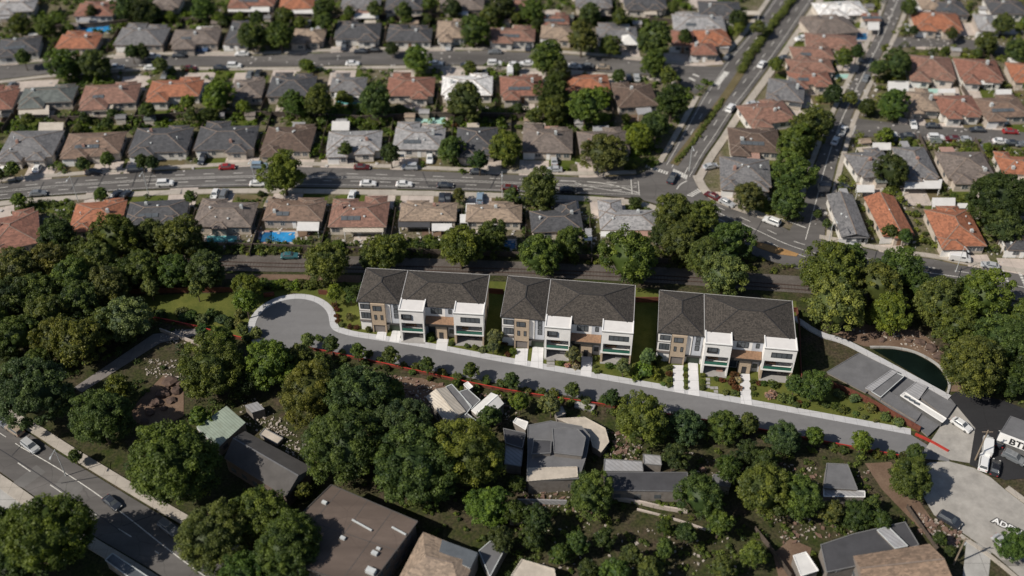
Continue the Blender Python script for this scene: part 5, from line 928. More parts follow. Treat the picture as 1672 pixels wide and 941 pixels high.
for x, y, r, c in [(522, 552, 7, 'gr'), (558, 575, 7, 'gy'), (603, 578, 7, 'gr'), (620, 588, 7, 'gr'), (658, 597, 7, 'ol'), (680, 600, 8, 'ol'), (722, 610, 8, 'ol'), (746, 616, 8, 'ol'), (795, 622, 8, 'ol'), (818, 628, 8, 'gr'), (860, 640, 8, 'ol'), (884, 640, 8, 'ol'), (905, 642, 8, 'ol'), (955, 655, 9, 'gy'), (985, 655, 9, 'ol'), (1015, 655, 9, 'gr'), (1360, 730, 8, 'ol'), (1378, 735, 8, 'gr'), (1432, 742, 8, 'ol'), (1455, 742, 8, 'gr'), (1475, 748, 9, 'dk')]: shrub(x, y, r, c, 'along the red strip fence')
for x, y, r, c in [(249, 512, 11, 'ol'), (264, 516, 10, 'bl'), (297, 512, 10, 'bl'), (300, 522, 8, 'bl'), (312, 520, 11, 'bl'), (332, 525, 11, 'gy'), (343, 514, 10, 'bl'), (362, 524, 11, 'bl'), (330, 538, 10, 'bl'), (388, 530, 9, 'gy'), (392, 515, 10, 'gy'), (397, 540, 10, 'gy'), (418, 545, 10, 'gy'), (375, 532, 9, 'bl'), (405, 552, 9, 'bl')]: shrub(x, y, r, c, 'left of the turning circle')
for k in range(26):
    x0_ = 520+k*37; yl = np.interp(x0_, [505, 650, 800, 1005, 1205, 1300, 1470], [572, 601, 635, 667, 698, 716, 748]); shrub(x0_+random.uniform(-5, 5), yl+random.uniform(2, 7), random.uniform(5, 8.5), random.choice(['gr', 'ol', 'ol', 'gy', 'dk']), 'at the foot of the red strip fence')
for x in range(430, 530, 9): shrub(x, 466+random.uniform(-2, 2), 9, random.choice(['gr', 'br', 'ol']), 'in the row behind the turning circle')
for x in range(562, 596, 8): shrub(x, 470+random.uniform(-6, 8), 8, 'dk', 'at the corner of the first townhouse block')
for x in range(1330, 1420, 11): shrub(x, 512+random.uniform(-10, 4), 9, random.choice(['gr', 'ol']), 'on the bank behind the pond')
# countable yard shrubs round the nearer houses
rr = random.Random(33)
def near_house(place): return place in (RA, RB, RS4) or 'gable' in place or 'terracotta' in place or 'wide roof' in place
ns = 0
for hi, (H, A, B, W, D, u, v, place, front) in enumerate(HOUSES):
    if not near_house(place): continue
    for _ in range(7):
        s = rr.choice([-1, 1]); p = Vector(H.location)+u*rr.uniform(-.6, .6)*W+v*s*(D/2+rr.uniform(1.5, 9)); 
        if blocked(p.x, p.y, .8): continue
        shrub(0, 0, rr.uniform(.7, 1.6), rr.choice(['gr', 'ol', 'dk', 'br', 'gr', 'rd' if rr.random() < .3 else 'gr']), f'in yards {place}', world=p, rnd=rr); ns += 1
# small yard trees among the houses
for hi, (H, A, B, W, D, u, v, place, front) in enumerate(HOUSES):
    for _ in range(2 if place in (RA, RB, RC_, RD) else 1):
        s = rr.choice([-1, 1]); sb = -1 if front == 'near' else 1
        p = Vector(H.location)+u*rr.uniform(-.55, .55)*W-v*(sb if rr.random() < .7 else -sb)*(D/2+rr.uniform(3.5, 8))
        if blocked(p.x, p.y, .5): continue
        R = rr.uniform(1.3, 2.5); T, hc = PROTO[rr.choice(['small0', 'small1', 'small2', 'mid0', 'mid1'])]
        o = copy_tree(T, (p.x, p.y, 0), rr.uniform(0, 6.28), (R, R, R*rr.uniform(.7, .95)), color=TC[rr.choice(['gr', 'ol', 'br', 'dk', 'ye'])], color_on=('crown',)); reg(o, 'yard tree', 'beside a house '+place, 'tree', 'yard trees '+place)
# undergrowth: uncountable garden growth, hedging and weeds
def clumps_in(poly_px, n, rs, rmin, rmax, tries=4, edge=.6, tint=.45):
    P = [un(*p) for p in poly_px]; xs = [p.x for p in P]; ys = [p.y for p in P]; PP = [(p.x, p.y) for p in P]; out = []
    k = 0
    while len(out) < n and k < n*tries:
        k += 1; x, y = rs.uniform(min(xs), max(xs)), rs.uniform(min(ys), max(ys))
        if not inpoly(x, y, PP): continue
        r = rs.uniform(rmin, rmax)
        if blocked(x, y, r*edge): continue
        for j in range(rs.randint(1, 4)):
            a = r*rs.uniform(.5, .9); out.append([x+rs.normal()*r*.6, y+rs.normal()*r*.6, a*rs.uniform(.5, 1.1), a, np.clip(tint+rs.normal()*.3, 0, 1)])
    return out
rs = np.random.RandomState(77)
def growth(name, cl, per, leaf, col, label):
    me = leaf_mesh(name, np.array(cl), per, leaf, rs); o = bpy.data.objects.new(name, me); COL.objects.link(o); o.color = (*col, 1); o['kind'] = 'stuff'; o['label'] = label; return o
growth('undergrowth', clumps_in([(-200, -45), (1240, -45), (1120, 250), (1040, 280), (-200, 300)], 4600, rs, .7, 1.9, edge=.25), 34, .30, (.06, .095, .02), 'mixed garden greenery filling the far back yards')
growth('undergrowth', clumps_in([(1190, 300), (1330, 0), (1760, -40), (1760, 450), (1250, 360)], 1800, rs, .7, 1.7, edge=.25), 34, .28, TC['ol'], 'mixed garden greenery among the houses east of the boulevard')
growth('undergrowth', clumps_in([(-60, 330), (1090, 330), (1090, 412), (-60, 415)], 900, rs, .5, 1.4, edge=.3), 44, .20, TC['gr'], 'low greenery in the yards beside the railway')
growth('undergrowth', clumps_in([(-60, 410), (1180, 405), (1330, 440), (1310, 455), (1100, 440), (600, 420), (-60, 420)], 520, rs, .4, 1.2, edge=.1), 44, .18, TC['ol'], 'scrubby strip between yard walls and the railway bed')
growth('undergrowth', clumps_in([(-60, 400), (400, 400), (400, 690), (330, 690), (150, 700), (-60, 620)], 620, rs, .5, 1.5), 44, .18, TC['gr'], 'dark growth under the woods at the left')
growth('undergrowth', clumps_in([(480, 575), (1560, 760), (1560, 860), (1300, 960), (100, 960), (600, 700)], 950, rs, .35, 1.1), 44, .17, TC['gr'], 'dark growth under the trees below the new street')
growth('undergrowth', clumps_in([(1300, 470), (1672, 510), (1672, 660), (1560, 640), (1420, 560), (1310, 540)], 420, rs, .4, 1.3), 44, .17, TC['ol'], 'growth on the bank around the pond')
# median hedge of the boulevard
cl = []
P = resample([un(*p) for p in [(1103, 266), (1130, 236), (1180, 165)]], .6)+resample([un(*p) for p in [(1207, 121), (1237, 75), (1297, -2), (1330, -50)]], .6)
for p in P:
    sc_ = .55 if p.y < un(1180, 165).y+1 else 1.25
    for j in range(3): cl.append([p.x+rs.normal()*.5*sc_, p.y+rs.normal()*.3, sc_*rs.uniform(.4, 1.1), .75*sc_, np.clip(.55+rs.normal()*.2, 0, 1)])
hd = empty('hedge', un(1208, 122)); me = leaf_mesh('foliage', np.array(cl)-np.array([hd.location.x, hd.location.y, 0, 0, 0]), 40, .2, rs); o = bpy.data.objects.new('foliage', me); COL.objects.link(o); o.parent = hd; o.color = (*TC['ol'], 1)
tag(hd, 'long clipped green hedge down the middle of the boulevard', 'hedge')
ribbon('median', [(1100, 270), (1180, 164), (1208, 122), (1237, 75), (1297, -2), (1330, -50)], 2.4, M_drygrass, 'planted median strip of the boulevard', h=.1, z=.16)

# ---------------------------------------------------------------- fences and walls
def fence(pts, h, mat, label, cat='fence', name='fence', w=.08, posts=2.5, capm=None, world=False, place=None):
    P = [Vector((p[0], p[1], 0)) for p in pts] if world else [un(*p) for p in pts]
    P = smooth_line(P, 1) if len(P) > 2 and not world else P
    c = P[0].copy(); T = empty(name, c); m = MB()
    for a, b in zip(P, P[1:]): m.bar((a.x-c.x, a.y-c.y, h/2), (b.x-c.x, b.y-c.y, h/2), w, h-.04)
    m.build('panel', mat, T)
    if capm is not None:
        m = MB()
        for a, b in zip(P, P[1:]): m.bar((a.x-c.x, a.y-c.y, h+.03), (b.x-c.x, b.y-c.y, h+.03), w*2.6, .12)
        m.build('cap_rail', capm, T)
    if posts:
        Q = resample(P, posts); 
        for q in Q[::max(1, len(Q)//60+1)]:
            m = MB(); m.box(q.x-c.x-.07, q.x-c.x+.07, q.y-c.y-.07, q.y-c.y+.07, 0, h+.08); m.build('post', mat, T)
    if place: reg(T, label, place, cat, None, scr((P[0]+P[-1])/2)[0])
    else: tag(T, label, cat)
    return T
fence([(213, 480), (300, 478), (382, 477)], 1.5, M_redfence, 'rust-red board fence behind the lawn and small trees', capm=M_redfence)
fence([(432, 486), (448, 484)], 1.4, M_redfence, 'short rust fence piece behind the left of the turning circle', capm=M_redfence); fence([(521, 481), (538, 482)], 1.4, M_redfence, 'short rust fence piece near the first townhouse block', capm=M_redfence)
fence([(795, 479), (822, 481)], 1.6, M_redfence, 'rust fence between the first and middle townhouse blocks', capm=M_redfence); fence([(1030, 494), (1078, 494)], 1.6, M_redfence, 'rust fence between the middle and last townhouse blocks', capm=M_redfence)
fence([(1290, 510), (1303, 510), (1306, 605), (1308, 628)], 1.4, M_redfence, 'orange-brown fence down the side of the last townhouse block', capm=M_redfence)
fence([(1330, 622), (1355, 632), (1400, 650), (1455, 680), (1500, 706)], 1.7, M_redfence, 'rust-coloured sloping fence along the grass strip', capm=M_redfence)
fence([(232, 519), (300, 532), (350, 545), (395, 556)], 1.0, M_redfence, 'low dark red fence with bright rail beside the blue-green shrubs', capm=M_redstrip)
fence([(503, 571), (560, 583), (650, 602), (800, 636), (900, 652), (1005, 667), (1100, 682), (1205, 698), (1300, 716), (1400, 735), (1470, 748)], .85, M_redfence, 'long low rust fence with bright red rail below the new street', capm=M_redstrip, w=.075)
fence([(1494, 710), (1520, 722), (1548, 738)], .45, M_redstrip, 'bright red curb strip beside the pale apron', cat='curb', name='red_barrier', w=.5, posts=0)
fence([(372, 404), (600, 412), (800, 418), (960, 423), (1090, 430)], 1.6, M_fence, 'long grey yard wall facing the railway', name='boundary_wall', cat='wall', posts=0, w=.2)
fence([(990, 815), (1040, 822), (1080, 832), (1122, 838)], 1.1, M_drive, 'pale curved garden wall among the trees', name='garden_wall', cat='wall', posts=0, w=.35)
fence([(1040, 833), (1080, 843), (1120, 855), (1160, 869)], .5, M_drive, 'thin pale border wall curving across the dark lawn', name='garden_wall', cat='wall', posts=0, w=.3)
fence([(845, 822), (925, 824)], 1.4, M_felt4, 'straight pale wall in front of the grey building', name='garden_wall', cat='wall', posts=0, w=.25)
fence([(1232, 868), (1262, 905), (1290, 945)], 1.6, M_fence, 'thin wooden fence running down to the bottom edge', posts=2.5)
fence([(1480, 830), (1508, 870), (1530, 900)], 1.2, M_fence, 'narrow fence beside the tan dirt track')
fence([(262, 541), (330, 566)], 1.0, M_drive, 'low pale wall across the footpath end', name='garden_wall', cat='wall', posts=0, w=.25)
ROWS = [(RA, 'yard fence', 1.7), (RB, 'yard fence', 1.7), (RC_, 'yard fence', 1.7), (RD, 'yard fence', 1.7), (RE, 'yard fence', 1.7), (RS4, 'yard fence', 1.7), (RS3, 'yard fence', 1.7)]
for pl, lb, h in ROWS:
    L = sorted([x for x in HOUSES if x[7] == pl], key=lambda t: t[0].location.x)
    for a, b in zip(L, L[1:]):
        xm = ((a[0].location.x+a[3]/2)+(b[0].location.x-b[3]/2))/2; ym = (a[0].location.y+b[0].location.y)/2
        if b[0].location.x-a[0].location.x > 34 or abs(b[0].location.y-a[0].location.y) > 9: continue
        f = 1 if a[8] == 'near' else -1; y0, y1 = ym-f*4-0, ym+f*(a[4]/2+9.5)
        fence([(xm, y0), (xm+.02*(y1-y0), y1)], h, M_fence, 'wooden yard fence', world=True, posts=0, w=.1, place=pl)
    if len(L) > 3 and pl in (RB, RC_, RD):
        f = 1 if L[0][8] == 'near' else -1
        pts = [(q[0].location.x, q[0].location.y+f*(q[4]/2+9.5)) for q in L]
        if pl != RC_: fence(pts, 1.8, M_fence, 'long rear wooden fence', world=True, posts=0, w=.14, capm=M_fence, place=pl)
# railway
T = tag(empty('railway_track', un(800, 442)), 'rusty railway track running across on its gravel bed', 'railway track')
P = resample(smooth_line([un(*p) for p in TRACK]), 3); c = T.location
for s in (-.72, .72):
    m = MB()
    for a, b in zip(P, P[1:]):
        d = (b-a).normalized(); n = Vector((-d.y, d.x, 0))*s; m.bar((a.x+n.x-c.x, a.y+n.y-c.y, .2), (b.x+n.x-c.x, b.y+n.y-c.y, .2), .13, .2)
    m.build('rail', plain('rail_steel', (.07, .045, .035), .5, .2), T)
m = MB(); Q = resample(smooth_line([un(*p) for p in TRACK]), .75)
for a, b in zip(Q, Q[1:]):
    d = (b-a).normalized(); n = Vector((-d.y, d.x, 0))*1.3; m.bar((a.x-n.x-c.x, a.y-n.y-c.y, .05), (a.x+n.x-c.x, a.y+n.y-c.y, .05), .25, .1)
so = m.build('sleepers', plain('sleeper', (.07, .058, .05), .9), T); so['kind'] = 'stuff'

# ---------------------------------------------------------------- cars
def car_geo(kind):
    b, g, ro, w_ = MB(), MB(), MB(), []
    if kind == 'sedan': Lh, Wd, zb, prof, cab, zt = 2.3, .92, .34, [(-2.3, .42), (-2.25, .78), (-1.95, .95), (1.05, .95), (2.05, .78), (2.3, .5), (2.3, .34), (-2.3, .34)], (-1.75, 1.05, -1.15, .3), 1.45
    elif kind == 'suv': Lh, Wd, zb, prof, cab, zt = 2.35, .97, .4, [(-2.35, .45), (-2.33, 1.0), (-2.2, 1.12), (1.0, 1.12), (2.1, .98), (2.35, .62), (2.35, .4), (-2.35, .4)], (-2.2, 1.15, -1.95, .45), 1.78
    elif kind == 'pickup': Lh, Wd, zb, prof, cab, zt = 2.75, .98, .45, [(-2.75, .5), (-2.72, 1.05), (-.9, 1.05), (1.1, 1.08), (2.4, .98), (2.75, .65), (2.75, .45), (-2.75, .45)], (-.85, 1.35, -.6, .65), 1.8
    else: Lh, Wd, zb, prof, cab, zt = 2.7, 1.0, .4, [(-2.7, .45), (-2.7, 2.05), (1.2, 2.1), (1.75, 1.5), (2.5, 1.2), (2.7, .7), (2.7, .4), (-2.7, .4)], None, 2.1
    def loft(mb, prof, ys, sc_):
        n = len(prof); rows = []
        for y, k in zip(ys, sc_): rows.append([(x*k, y, zb+(z-zb)*(k if k < 1 else 1)) for x, z in prof])
        i = len(mb.v)
        for r in rows: mb.v += r
        for a in range(len(rows)-1):
            for k in range(n):
                j = (k+1) % n; mb.f.append((i+a*n+k, i+(a+1)*n+k, i+(a+1)*n+j, i+a*n+j)); mb.m.append(0)
        mb.f.append(tuple(i+k for k in range(n))); mb.m.append(0); mb.f.append(tuple(i+(len(rows)-1)*n+n-1-k for k in range(n))); mb.m.append(0)
    loft(b, prof, (-Wd, -Wd*.9, Wd*.9, Wd), (.95, 1, 1, .95))
    if cab:
        x0, x1, t0, t1 = cab; zb2 = max(p[1] for p in prof)-.02; w0, w1 = Wd*.88, Wd*.7
        def fr(mb, x0, x1, t0, t1, z0, z1, w0, w1):
            A = [(x0, -w0, z0), (x1, -w0, z0), (x1, w0, z0), (x0, w0, z0), (t0, -w1, z1), (t1, -w1, z1), (t1, w1, z1), (t0, w1, z1)]; i = len(mb.v); mb.v += A
            for q in ((4, 5, 6, 7), (0, 1, 5, 4), (1, 2, 6, 5), (2, 3, 7, 6), (3, 0, 4, 7)): mb.f.append(tuple(i+k for k in q)); mb.m.append(0)
        fr(g, x0, x1, t0, t1, zb2, zt-.04, w0, w1); fr(b, t0-.05, t1+.05, t0, t1, zt-.06, zt, w1+.05, w1)
        b.bar((t1, -w1, zt-.05), (x1, -w0, zb2), .08, .08); b.bar((t1, w1, zt-.05), (x1, w0, zb2), .08, .08); b.bar((t0, -w1, zt-.05), (x0, -w0, zb2), .1, .08); b.bar((t0, w1, zt-.05), (x0, w0, zb2), .1, .08)
        if kind == 'pickup': g.box(-2.6, -1.0, -.8, .8, 1.05, 1.07)
    else:
        g.face([(1.22, -.85, 2.04), (1.72, -.9, 1.54), (1.72, .9, 1.54), (1.22, .85, 2.04)]); g.box(.1, 1.1, -Wd-.01, -Wd*.95, 1.35, 1.85); g.box(.1, 1.1, Wd*.95, Wd+.01, 1.35, 1.85)
        for v_ in range(len(g.v)): g.v[v_] = (g.v[v_][0]+.03, g.v[v_][1], g.v[v_][2]+.02)
    wx = Lh*.62; return b, g, [(-wx, -Wd), (-wx, Wd-.22), (wx, -Wd), (wx, Wd-.22)], Lh, Wd
CARS = {}; FARCARS = {}
for kd in ('sedan', 'suv', 'pickup', 'van'):
    b, g, wh, Lh, Wd = car_geo(kd); T = empty('parked_car', (0, -520, 0)); bo = b.build('body', M_car, T); g.build('window_glass', M_glass, T)
    zl = .7 if kd != 'suv' else .85
    for x, y in wh: m = MB(); m.cyl((x, y, .33), .33, .33, .22, 14, 'y'); o = m.build('wheel', M_tyre, T); 
    for s in (-1, 1):
        m = MB(); m.box(Lh-.08, Lh+.01, s*Wd*.68-.16, s*Wd*.68+.16, zl-.13, zl+.02); m.build('headlight', M_lamp, T)
        m = MB(); m.box(-Lh-.01, -Lh+.08, s*Wd*.72-.14, s*Wd*.72+.14, zl-.1, zl+.08); m.build('tail_light', M_red, T)
    CARS[kd] = T
    F = MB(); F.v = b.v+g.v; F.f = b.f+[tuple(i+len(b.v) for i in f) for f in g.f]; F.m = [0]*len(b.f)+[1]*len(g.f)
    for x, y in wh: F.cyl((x, y, .33), .33, .33, .22, 8, 'y', 2)
    o = F.build('parked_car', [M_car, M_glass, M_tyre]); o.location = (0, -520, 0); FARCARS[kd] = o
CC = dict(white=(.72, .72, .71), silver=(.42, .43, .44), grey=(.16, .17, .18), black=(.018, .018, .02), dark=(.03, .035, .045), blue=(.05, .09, .18), red=(.28, .02, .02), darkred=(.10, .015, .015), teal=(.04, .13, .14), tan=(.32, .26, .2), palebl=(.22, .30, .38))
CCN = dict(white='white', silver='silver', grey='grey', black='black', dark='dark', blue='dark blue', red='red', darkred='dark red', teal='teal', tan='tan', palebl='pale blue')
KN = dict(sedan='car', suv='tall car', pickup='pickup truck', van='van')
rc = random.Random(3)
def car(x, y, c, kd, heading, place):
    p = un(x, y, .7); 
    if isinstance(heading, tuple): a, b = un(*heading[:2]), un(*heading[2:]); rz = math.atan2(b.y-a.y, b.x-a.x)
    else: rz = math.radians(heading)
    if rc.random() < .5 and place.startswith('parked'): rz += math.pi
    far = y < 215; src = FARCARS[kd] if far else CARS[kd]; z = .16
    o = copy_tree(src, (p.x, p.y, z), rz, color=CC[c], color_on=('body',)); o.name = 'parked_car' if kd != 'van' else 'parked_van'
    if kd == 'pickup': o.name = 'pickup_truck'
    reg(o, f'{CCN[c]} {KN[kd]}', place, {'sedan': 'car', 'suv': 'car', 'pickup': 'truck', 'van': 'van'}[kd], f'cars {place}', x)
MRD = 'on the main road'; MP = 'parked along the far kerb of the main road'; DR = 'parked in a driveway off the main road'
for a in [(62, 316, 'grey', 'sedan', (0, 318, 120, 308), MRD), (270, 300, 'white', 'suv', (250, 299, 420, 292), MRD), (421, 300, 'white', 'sedan', (400, 300, 500, 300), MRD), (601, 300, 'white', 'sedan', 0, MRD), (660, 301, 'white', 'sedan', -1, MRD), (727, 303, 'dark', 'sedan', -2, MRD), (832, 307, 'darkred', 'sedan', -2, MRD), (927, 310, 'dark', 'sedan', -3, MRD), (1098, 291, 'dark', 'pickup', (1098, 291, 1110, 270), MRD), (1163, 320, 'darkred', 'sedan', (1150, 315, 1190, 334), MP), (1187, 331, 'silver', 'sedan', (1150, 315, 1190, 334), MP), (1260, 362, 'white', 'suv', (1240, 354, 1275, 367), MP), (1567, 422, 'white', 'van', (1530, 420, 1600, 430), MP), (1617, 434, 'silver', 'sedan', (1590, 430, 1640, 440), MP), (1514, 462, 'white', 'sedan', (1480, 456, 1550, 466), MRD), (1421, 447, 'dark', 'sedan', (1400, 445, 1450, 450), MRD),
  (222, 277, 'dark', 'suv', (180, 279, 250, 274), MP), (153, 281, 'dark', 'sedan', (120, 283, 200, 277), MP), (371, 273, 'red', 'sedan', (330, 273, 420, 268), MP), (424, 271, 'palebl', 'suv', 0, MP), (591, 273, 'darkred', 'sedan', 0, MP), (669, 273, 'silver', 'suv', -1, MP), (780, 281, 'dark', 'sedan', -2, MP),
  (62, 274, 'white', 'sedan', 88, DR), (13, 271, 'white', 'suv', 60, DR), (351, 317, 'white', 'sedan', 85, DR), (366, 318, 'grey', 'suv', 88, DR), (331, 261, 'dark', 'suv', 85, DR), (190, 318, 'dark', 'sedan', 70, DR), (204, 319, 'dark', 'sedan', 75, DR), (575, 319, 'white', 'sedan', 86, DR), (549, 257, 'dark', 'suv', 90, DR), (702, 259, 'white', 'sedan', 90, DR), (722, 323, 'dark', 'sedan', 90, DR), (731, 324, 'black', 'sedan', 90, DR), (784, 324, 'palebl', 'suv', 88, DR), (905, 262, 'silver', 'sedan', 90, DR), (905, 277, 'silver', 'sedan', 0, MP), (1003, 372, 'blue', 'sedan', 90, DR), (440, 330, 'tan', 'sedan', 80, DR),
  (473, 418, 'teal', 'sedan', 4, 'standing beside the railway tracks'), (1393, 395, 'silver', 'sedan', 85, 'parked at the foot of the long narrow grey house'),
  (50, 729, 'silver', 'suv', (0, 695, 100, 775), 'driving on the avenue'), (183, 821, 'dark', 'sedan', (150, 790, 240, 865), 'driving on the avenue'), (275, 862, 'grey', 'suv', (240, 830, 300, 875), 'parked along the avenue'), (24, 702, 'tan', 'suv', (0, 690, 60, 730), 'parked along the avenue'), (2, 688, 'grey', 'sedan', (0, 690, 60, 730), 'parked along the avenue'),
  (1612, 730, 'white', 'van', (1612, 745, 1614, 720), 'parked on the dark road by the pond'), (1606, 756, 'white', 'suv', (1604, 765, 1608, 740), 'parked on the dark road by the pond'), (1634, 718, 'dark', 'sedan', (1630, 730, 1636, 705), 'parked on the dark road by the pond'), (1570, 694, 'white', 'sedan', (1545, 680, 1580, 703), 'parked on the pale concrete apron'), (1625, 764, 'black', 'sedan', (1622, 775, 1626, 755), 'parked on the dark road by the pond'),
  (1550, 850, 'dark', 'suv', (1530, 838, 1570, 862), 'parked on the pale concrete road'), (1638, 888, 'silver', 'sedan', (1625, 878, 1650, 900), 'parked on the pale concrete road'), (1655, 748, 'grey', 'suv', (1640, 740, 1660, 750), 'parked on the dark road by the pond')]: car(*a)
US, UD, BV, SS, CSR, CSD = 'parked on the upper street', 'parked in a driveway on the upper street', 'driving on the boulevard', 'on the side street', 'parked on the lower cross street', 'parked in a driveway by the lower cross street'
for a in [(189, 111, 'white', 'pickup', 3, US), (247, 111, 'white', 'sedan', 2, US), (270, 111, 'dark', 'sedan', 2, US), (310, 112, 'darkred', 'sedan', 0, US), (360, 111, 'dark', 'sedan', 0, US), (383, 108, 'white', 'suv', 0, US), (292, 91, 'dark', 'sedan', 0, US), (251, 92, 'white', 'sedan', 2, US), (327, 78, 'blue', 'sedan', 85, UD), (337, 78, 'blue', 'suv', 88, UD), (395, 88, 'white', 'sedan', 0, US), (576, 104, 'white', 'sedan', 0, US), (712, 104, 'white', 'sedan', 0, US), (763, 106, 'dark', 'sedan', 0, US), (808, 104, 'white', 'suv', 0, US), (562, 77, 'dark', 'suv', 90, UD), (589, 84, 'dark', 'sedan', 0, US), (610, 82, 'black', 'sedan', 0, US), (408, 122, 'grey', 'sedan', 88, UD), (422, 121, 'dark', 'suv', 90, UD), (808, 85, 'grey', 'sedan', 0, US), (841, 106, 'white', 'sedan', 0, US), (860, 104, 'white', 'sedan', -2, US), (939, 108, 'white', 'sedan', -4, US), (958, 108, 'grey', 'sedan', -4, US), (833, 118, 'white', 'van', 90, UD), (1026, 127, 'dark', 'sedan', 90, UD), (1040, 127, 'silver', 'sedan', 90, UD), (985, 110, 'tan', 'sedan', -5, US), (792, 120, 'dark', 'sedan', 90, UD), (776, 120, 'dark', 'sedan', 88, UD), (18, 140, 'grey', 'sedan', 88, UD), (270, 122, 'grey', 'sedan', 85, UD), (732, 76, 'silver', 'sedan', 90, UD), (862, 77, 'dark', 'sedan', 88, UD),
  (1193, 177, 'white', 'suv', (1180, 190, 1215, 145), BV), (1244, 105, 'white', 'sedan', (1235, 115, 1262, 80), BV), (1188, 93, 'dark', 'sedan', (1180, 105, 1200, 80), BV), (1283, 95, 'dark', 'sedan', 10, 'parked in a driveway off the boulevard'), (1309, 64, 'white', 'suv', 15, 'parked in a driveway off the boulevard'), (1250, 45, 'grey', 'sedan', (1235, 65, 1262, 30), BV), (1231, 170, 'silver', 'sedan', 10, 'parked in a driveway off the boulevard'), (1221, 189, 'dark', 'sedan', 10, 'parked in a driveway off the boulevard'), (1222, 240, 'dark', 'sedan', 10, 'parked in a driveway off the boulevard'), (1160, 272, 'silver', 'sedan', 20, 'parked in a driveway off the boulevard'),
  (1376, 214, 'white', 'pickup', (1365, 230, 1385, 195), SS), (1364, 230, 'white', 'sedan', (1355, 250, 1372, 215), SS), (1379, 305, 'dark', 'sedan', 5, 'parked beside the side street corner house'), (1400, 170, 'dark', 'suv', (1392, 185, 1405, 160), SS), (1414, 128, 'grey', 'sedan', (1405, 140, 1420, 110), SS),
  (1452, 220, 'white', 'suv', -3, CSR), (1481, 222, 'dark', 'sedan', -3, CSR), (1528, 225, 'white', 'suv', -3, CSR), (1556, 227, 'darkred', 'sedan', -3, CSR), (1574, 228, 'silver', 'sedan', -3, CSR), (1634, 231, 'white', 'sedan', -4, CSR), (1654, 234, 'dark', 'sedan', -4, CSR), (1471, 230, 'dark', 'sedan', -4, CSR), (1671, 236, 'grey', 'sedan', -4, CSR), (1491, 203, 'white', 'sedan', 85, CSD), (1524, 206, 'dark', 'sedan', -3, CSR), (1596, 212, 'dark', 'sedan', -3, CSR), (1650, 215, 'red', 'sedan', -4, CSR), (1608, 244, 'grey', 'sedan', 88, CSD), (1528, 57, 'white', 'sedan', 0, 'parked on the top cross street'), (1482, 45, 'silver', 'sedan', 80, 'parked on the top cross street')]: car(*a)

# ---------------------------------------------------------------- poles and small things
def pole(x, y, h, label, arms=1, lamp=False):
    p = un(x, y); T = tag(empty('street_lamp' if lamp else 'utility_pole', p), label, 'street lamp' if lamp else 'utility pole')
    m = MB(); m.cyl((0, 0, 0), .17 if not lamp else .11, .12 if not lamp else .06, h, 10); m.build('pole', M_metal if lamp else plain('pole_wood', (.24, .19, .14), .85, .2, 2), T)
    if lamp:
        m = MB(); m.bar((0, 0, h-.1), (0, -2.2, h+.3), .1, .1); m.build('arm', M_metal, T); m = MB(); m.box(-.15, .15, -2.8, -2.1, h+.22, h+.38); m.build('lamp_head', M_metal, T)
    else:
        for k in range(arms): m = MB(); m.bar((-1.1, 0, h-.5-k*.9), (1.1, 0, h-.5-k*.9), .12, .14); m.build('crossarm', plain('pole_wood', (.24, .19, .14)), T)
        m = MB(); m.cyl((.35, 0, h-2.2), .2, .2, .7, 10); m.build('transformer', M_metal, T)
    return T
pole(1557, 922, 8.6, 'thick pale wooden utility pole below the concrete road'); pole(1592, 752, 9.5, 'tall wooden pole between the apron and dark road')
for x, y, l in [(128, 330, 'slim grey street lamp in front of the terracotta house'), (417, 302, 'slim grey street lamp left of the large bright tree'), (244, 322, 'slim grey street lamp on the railway side pavement'), (820, 322, 'slim grey street lamp near the tan-roofed houses'), (1125, 280, 'slim grey street lamp at the boulevard corner'), (1352, 398, 'slim grey street lamp at the side street corner'), (1560, 445, 'slim grey street lamp by the terracotta houses'), (108, 778, 'slim grey street lamp on the avenue pavement')]: pole(x, y, 8.5, l, lamp=True)
# gazebo
p = un(1025, 78); T = tag(empty('gazebo', p), 'white pointed gazebo tent beside the upper street', 'gazebo'); m = MB()
for a, b in (((-3, -3), (3, -3)), ((3, -3), (3, 3)), ((3, 3), (-3, 3)), ((-3, 3), (-3, -3))): m.face([(*a, 2.6), (*b, 2.6), (0, 0, 4.8)])
m.build('canopy', M_whiteroof, T)
for a in ((-2.8, -2.8), (2.8, -2.8), (2.8, 2.8), (-2.8, 2.8)): m = MB(); m.box(a[0]-.08, a[0]+.08, a[1]-.08, a[1]+.08, 0, 2.6); m.build('post', M_trimw, T)
# stepping stones
for i, (x, y) in enumerate([(1156, 620), (1156, 626), (1156, 632), (1163, 634), (1169, 634), (1169, 640)]):
    p = un(x, y); m = MB(); m.box(-.45, .45, -.4, .4, 0, .1); o = m.build('stepping_stone', M_deck); o.location = (p.x, p.y, .03); reg(o, 'square grey stepping stone', 'in the lawn of the last townhouse block', 'stepping stone', 'stepping stones', x+i*.01)
for i, y in enumerate((589, 594, 598)):
    p = un(899, y); m = MB(); m.box(-.9, .9, -.35, .35, 0, .12+.1*(2-i)); o = m.build('step', M_deck); o.location = (p.x, p.y, .03); tag(o, f'{ORD[i]} wide grey garden step of the middle townhouse block', 'step', 'garden steps')
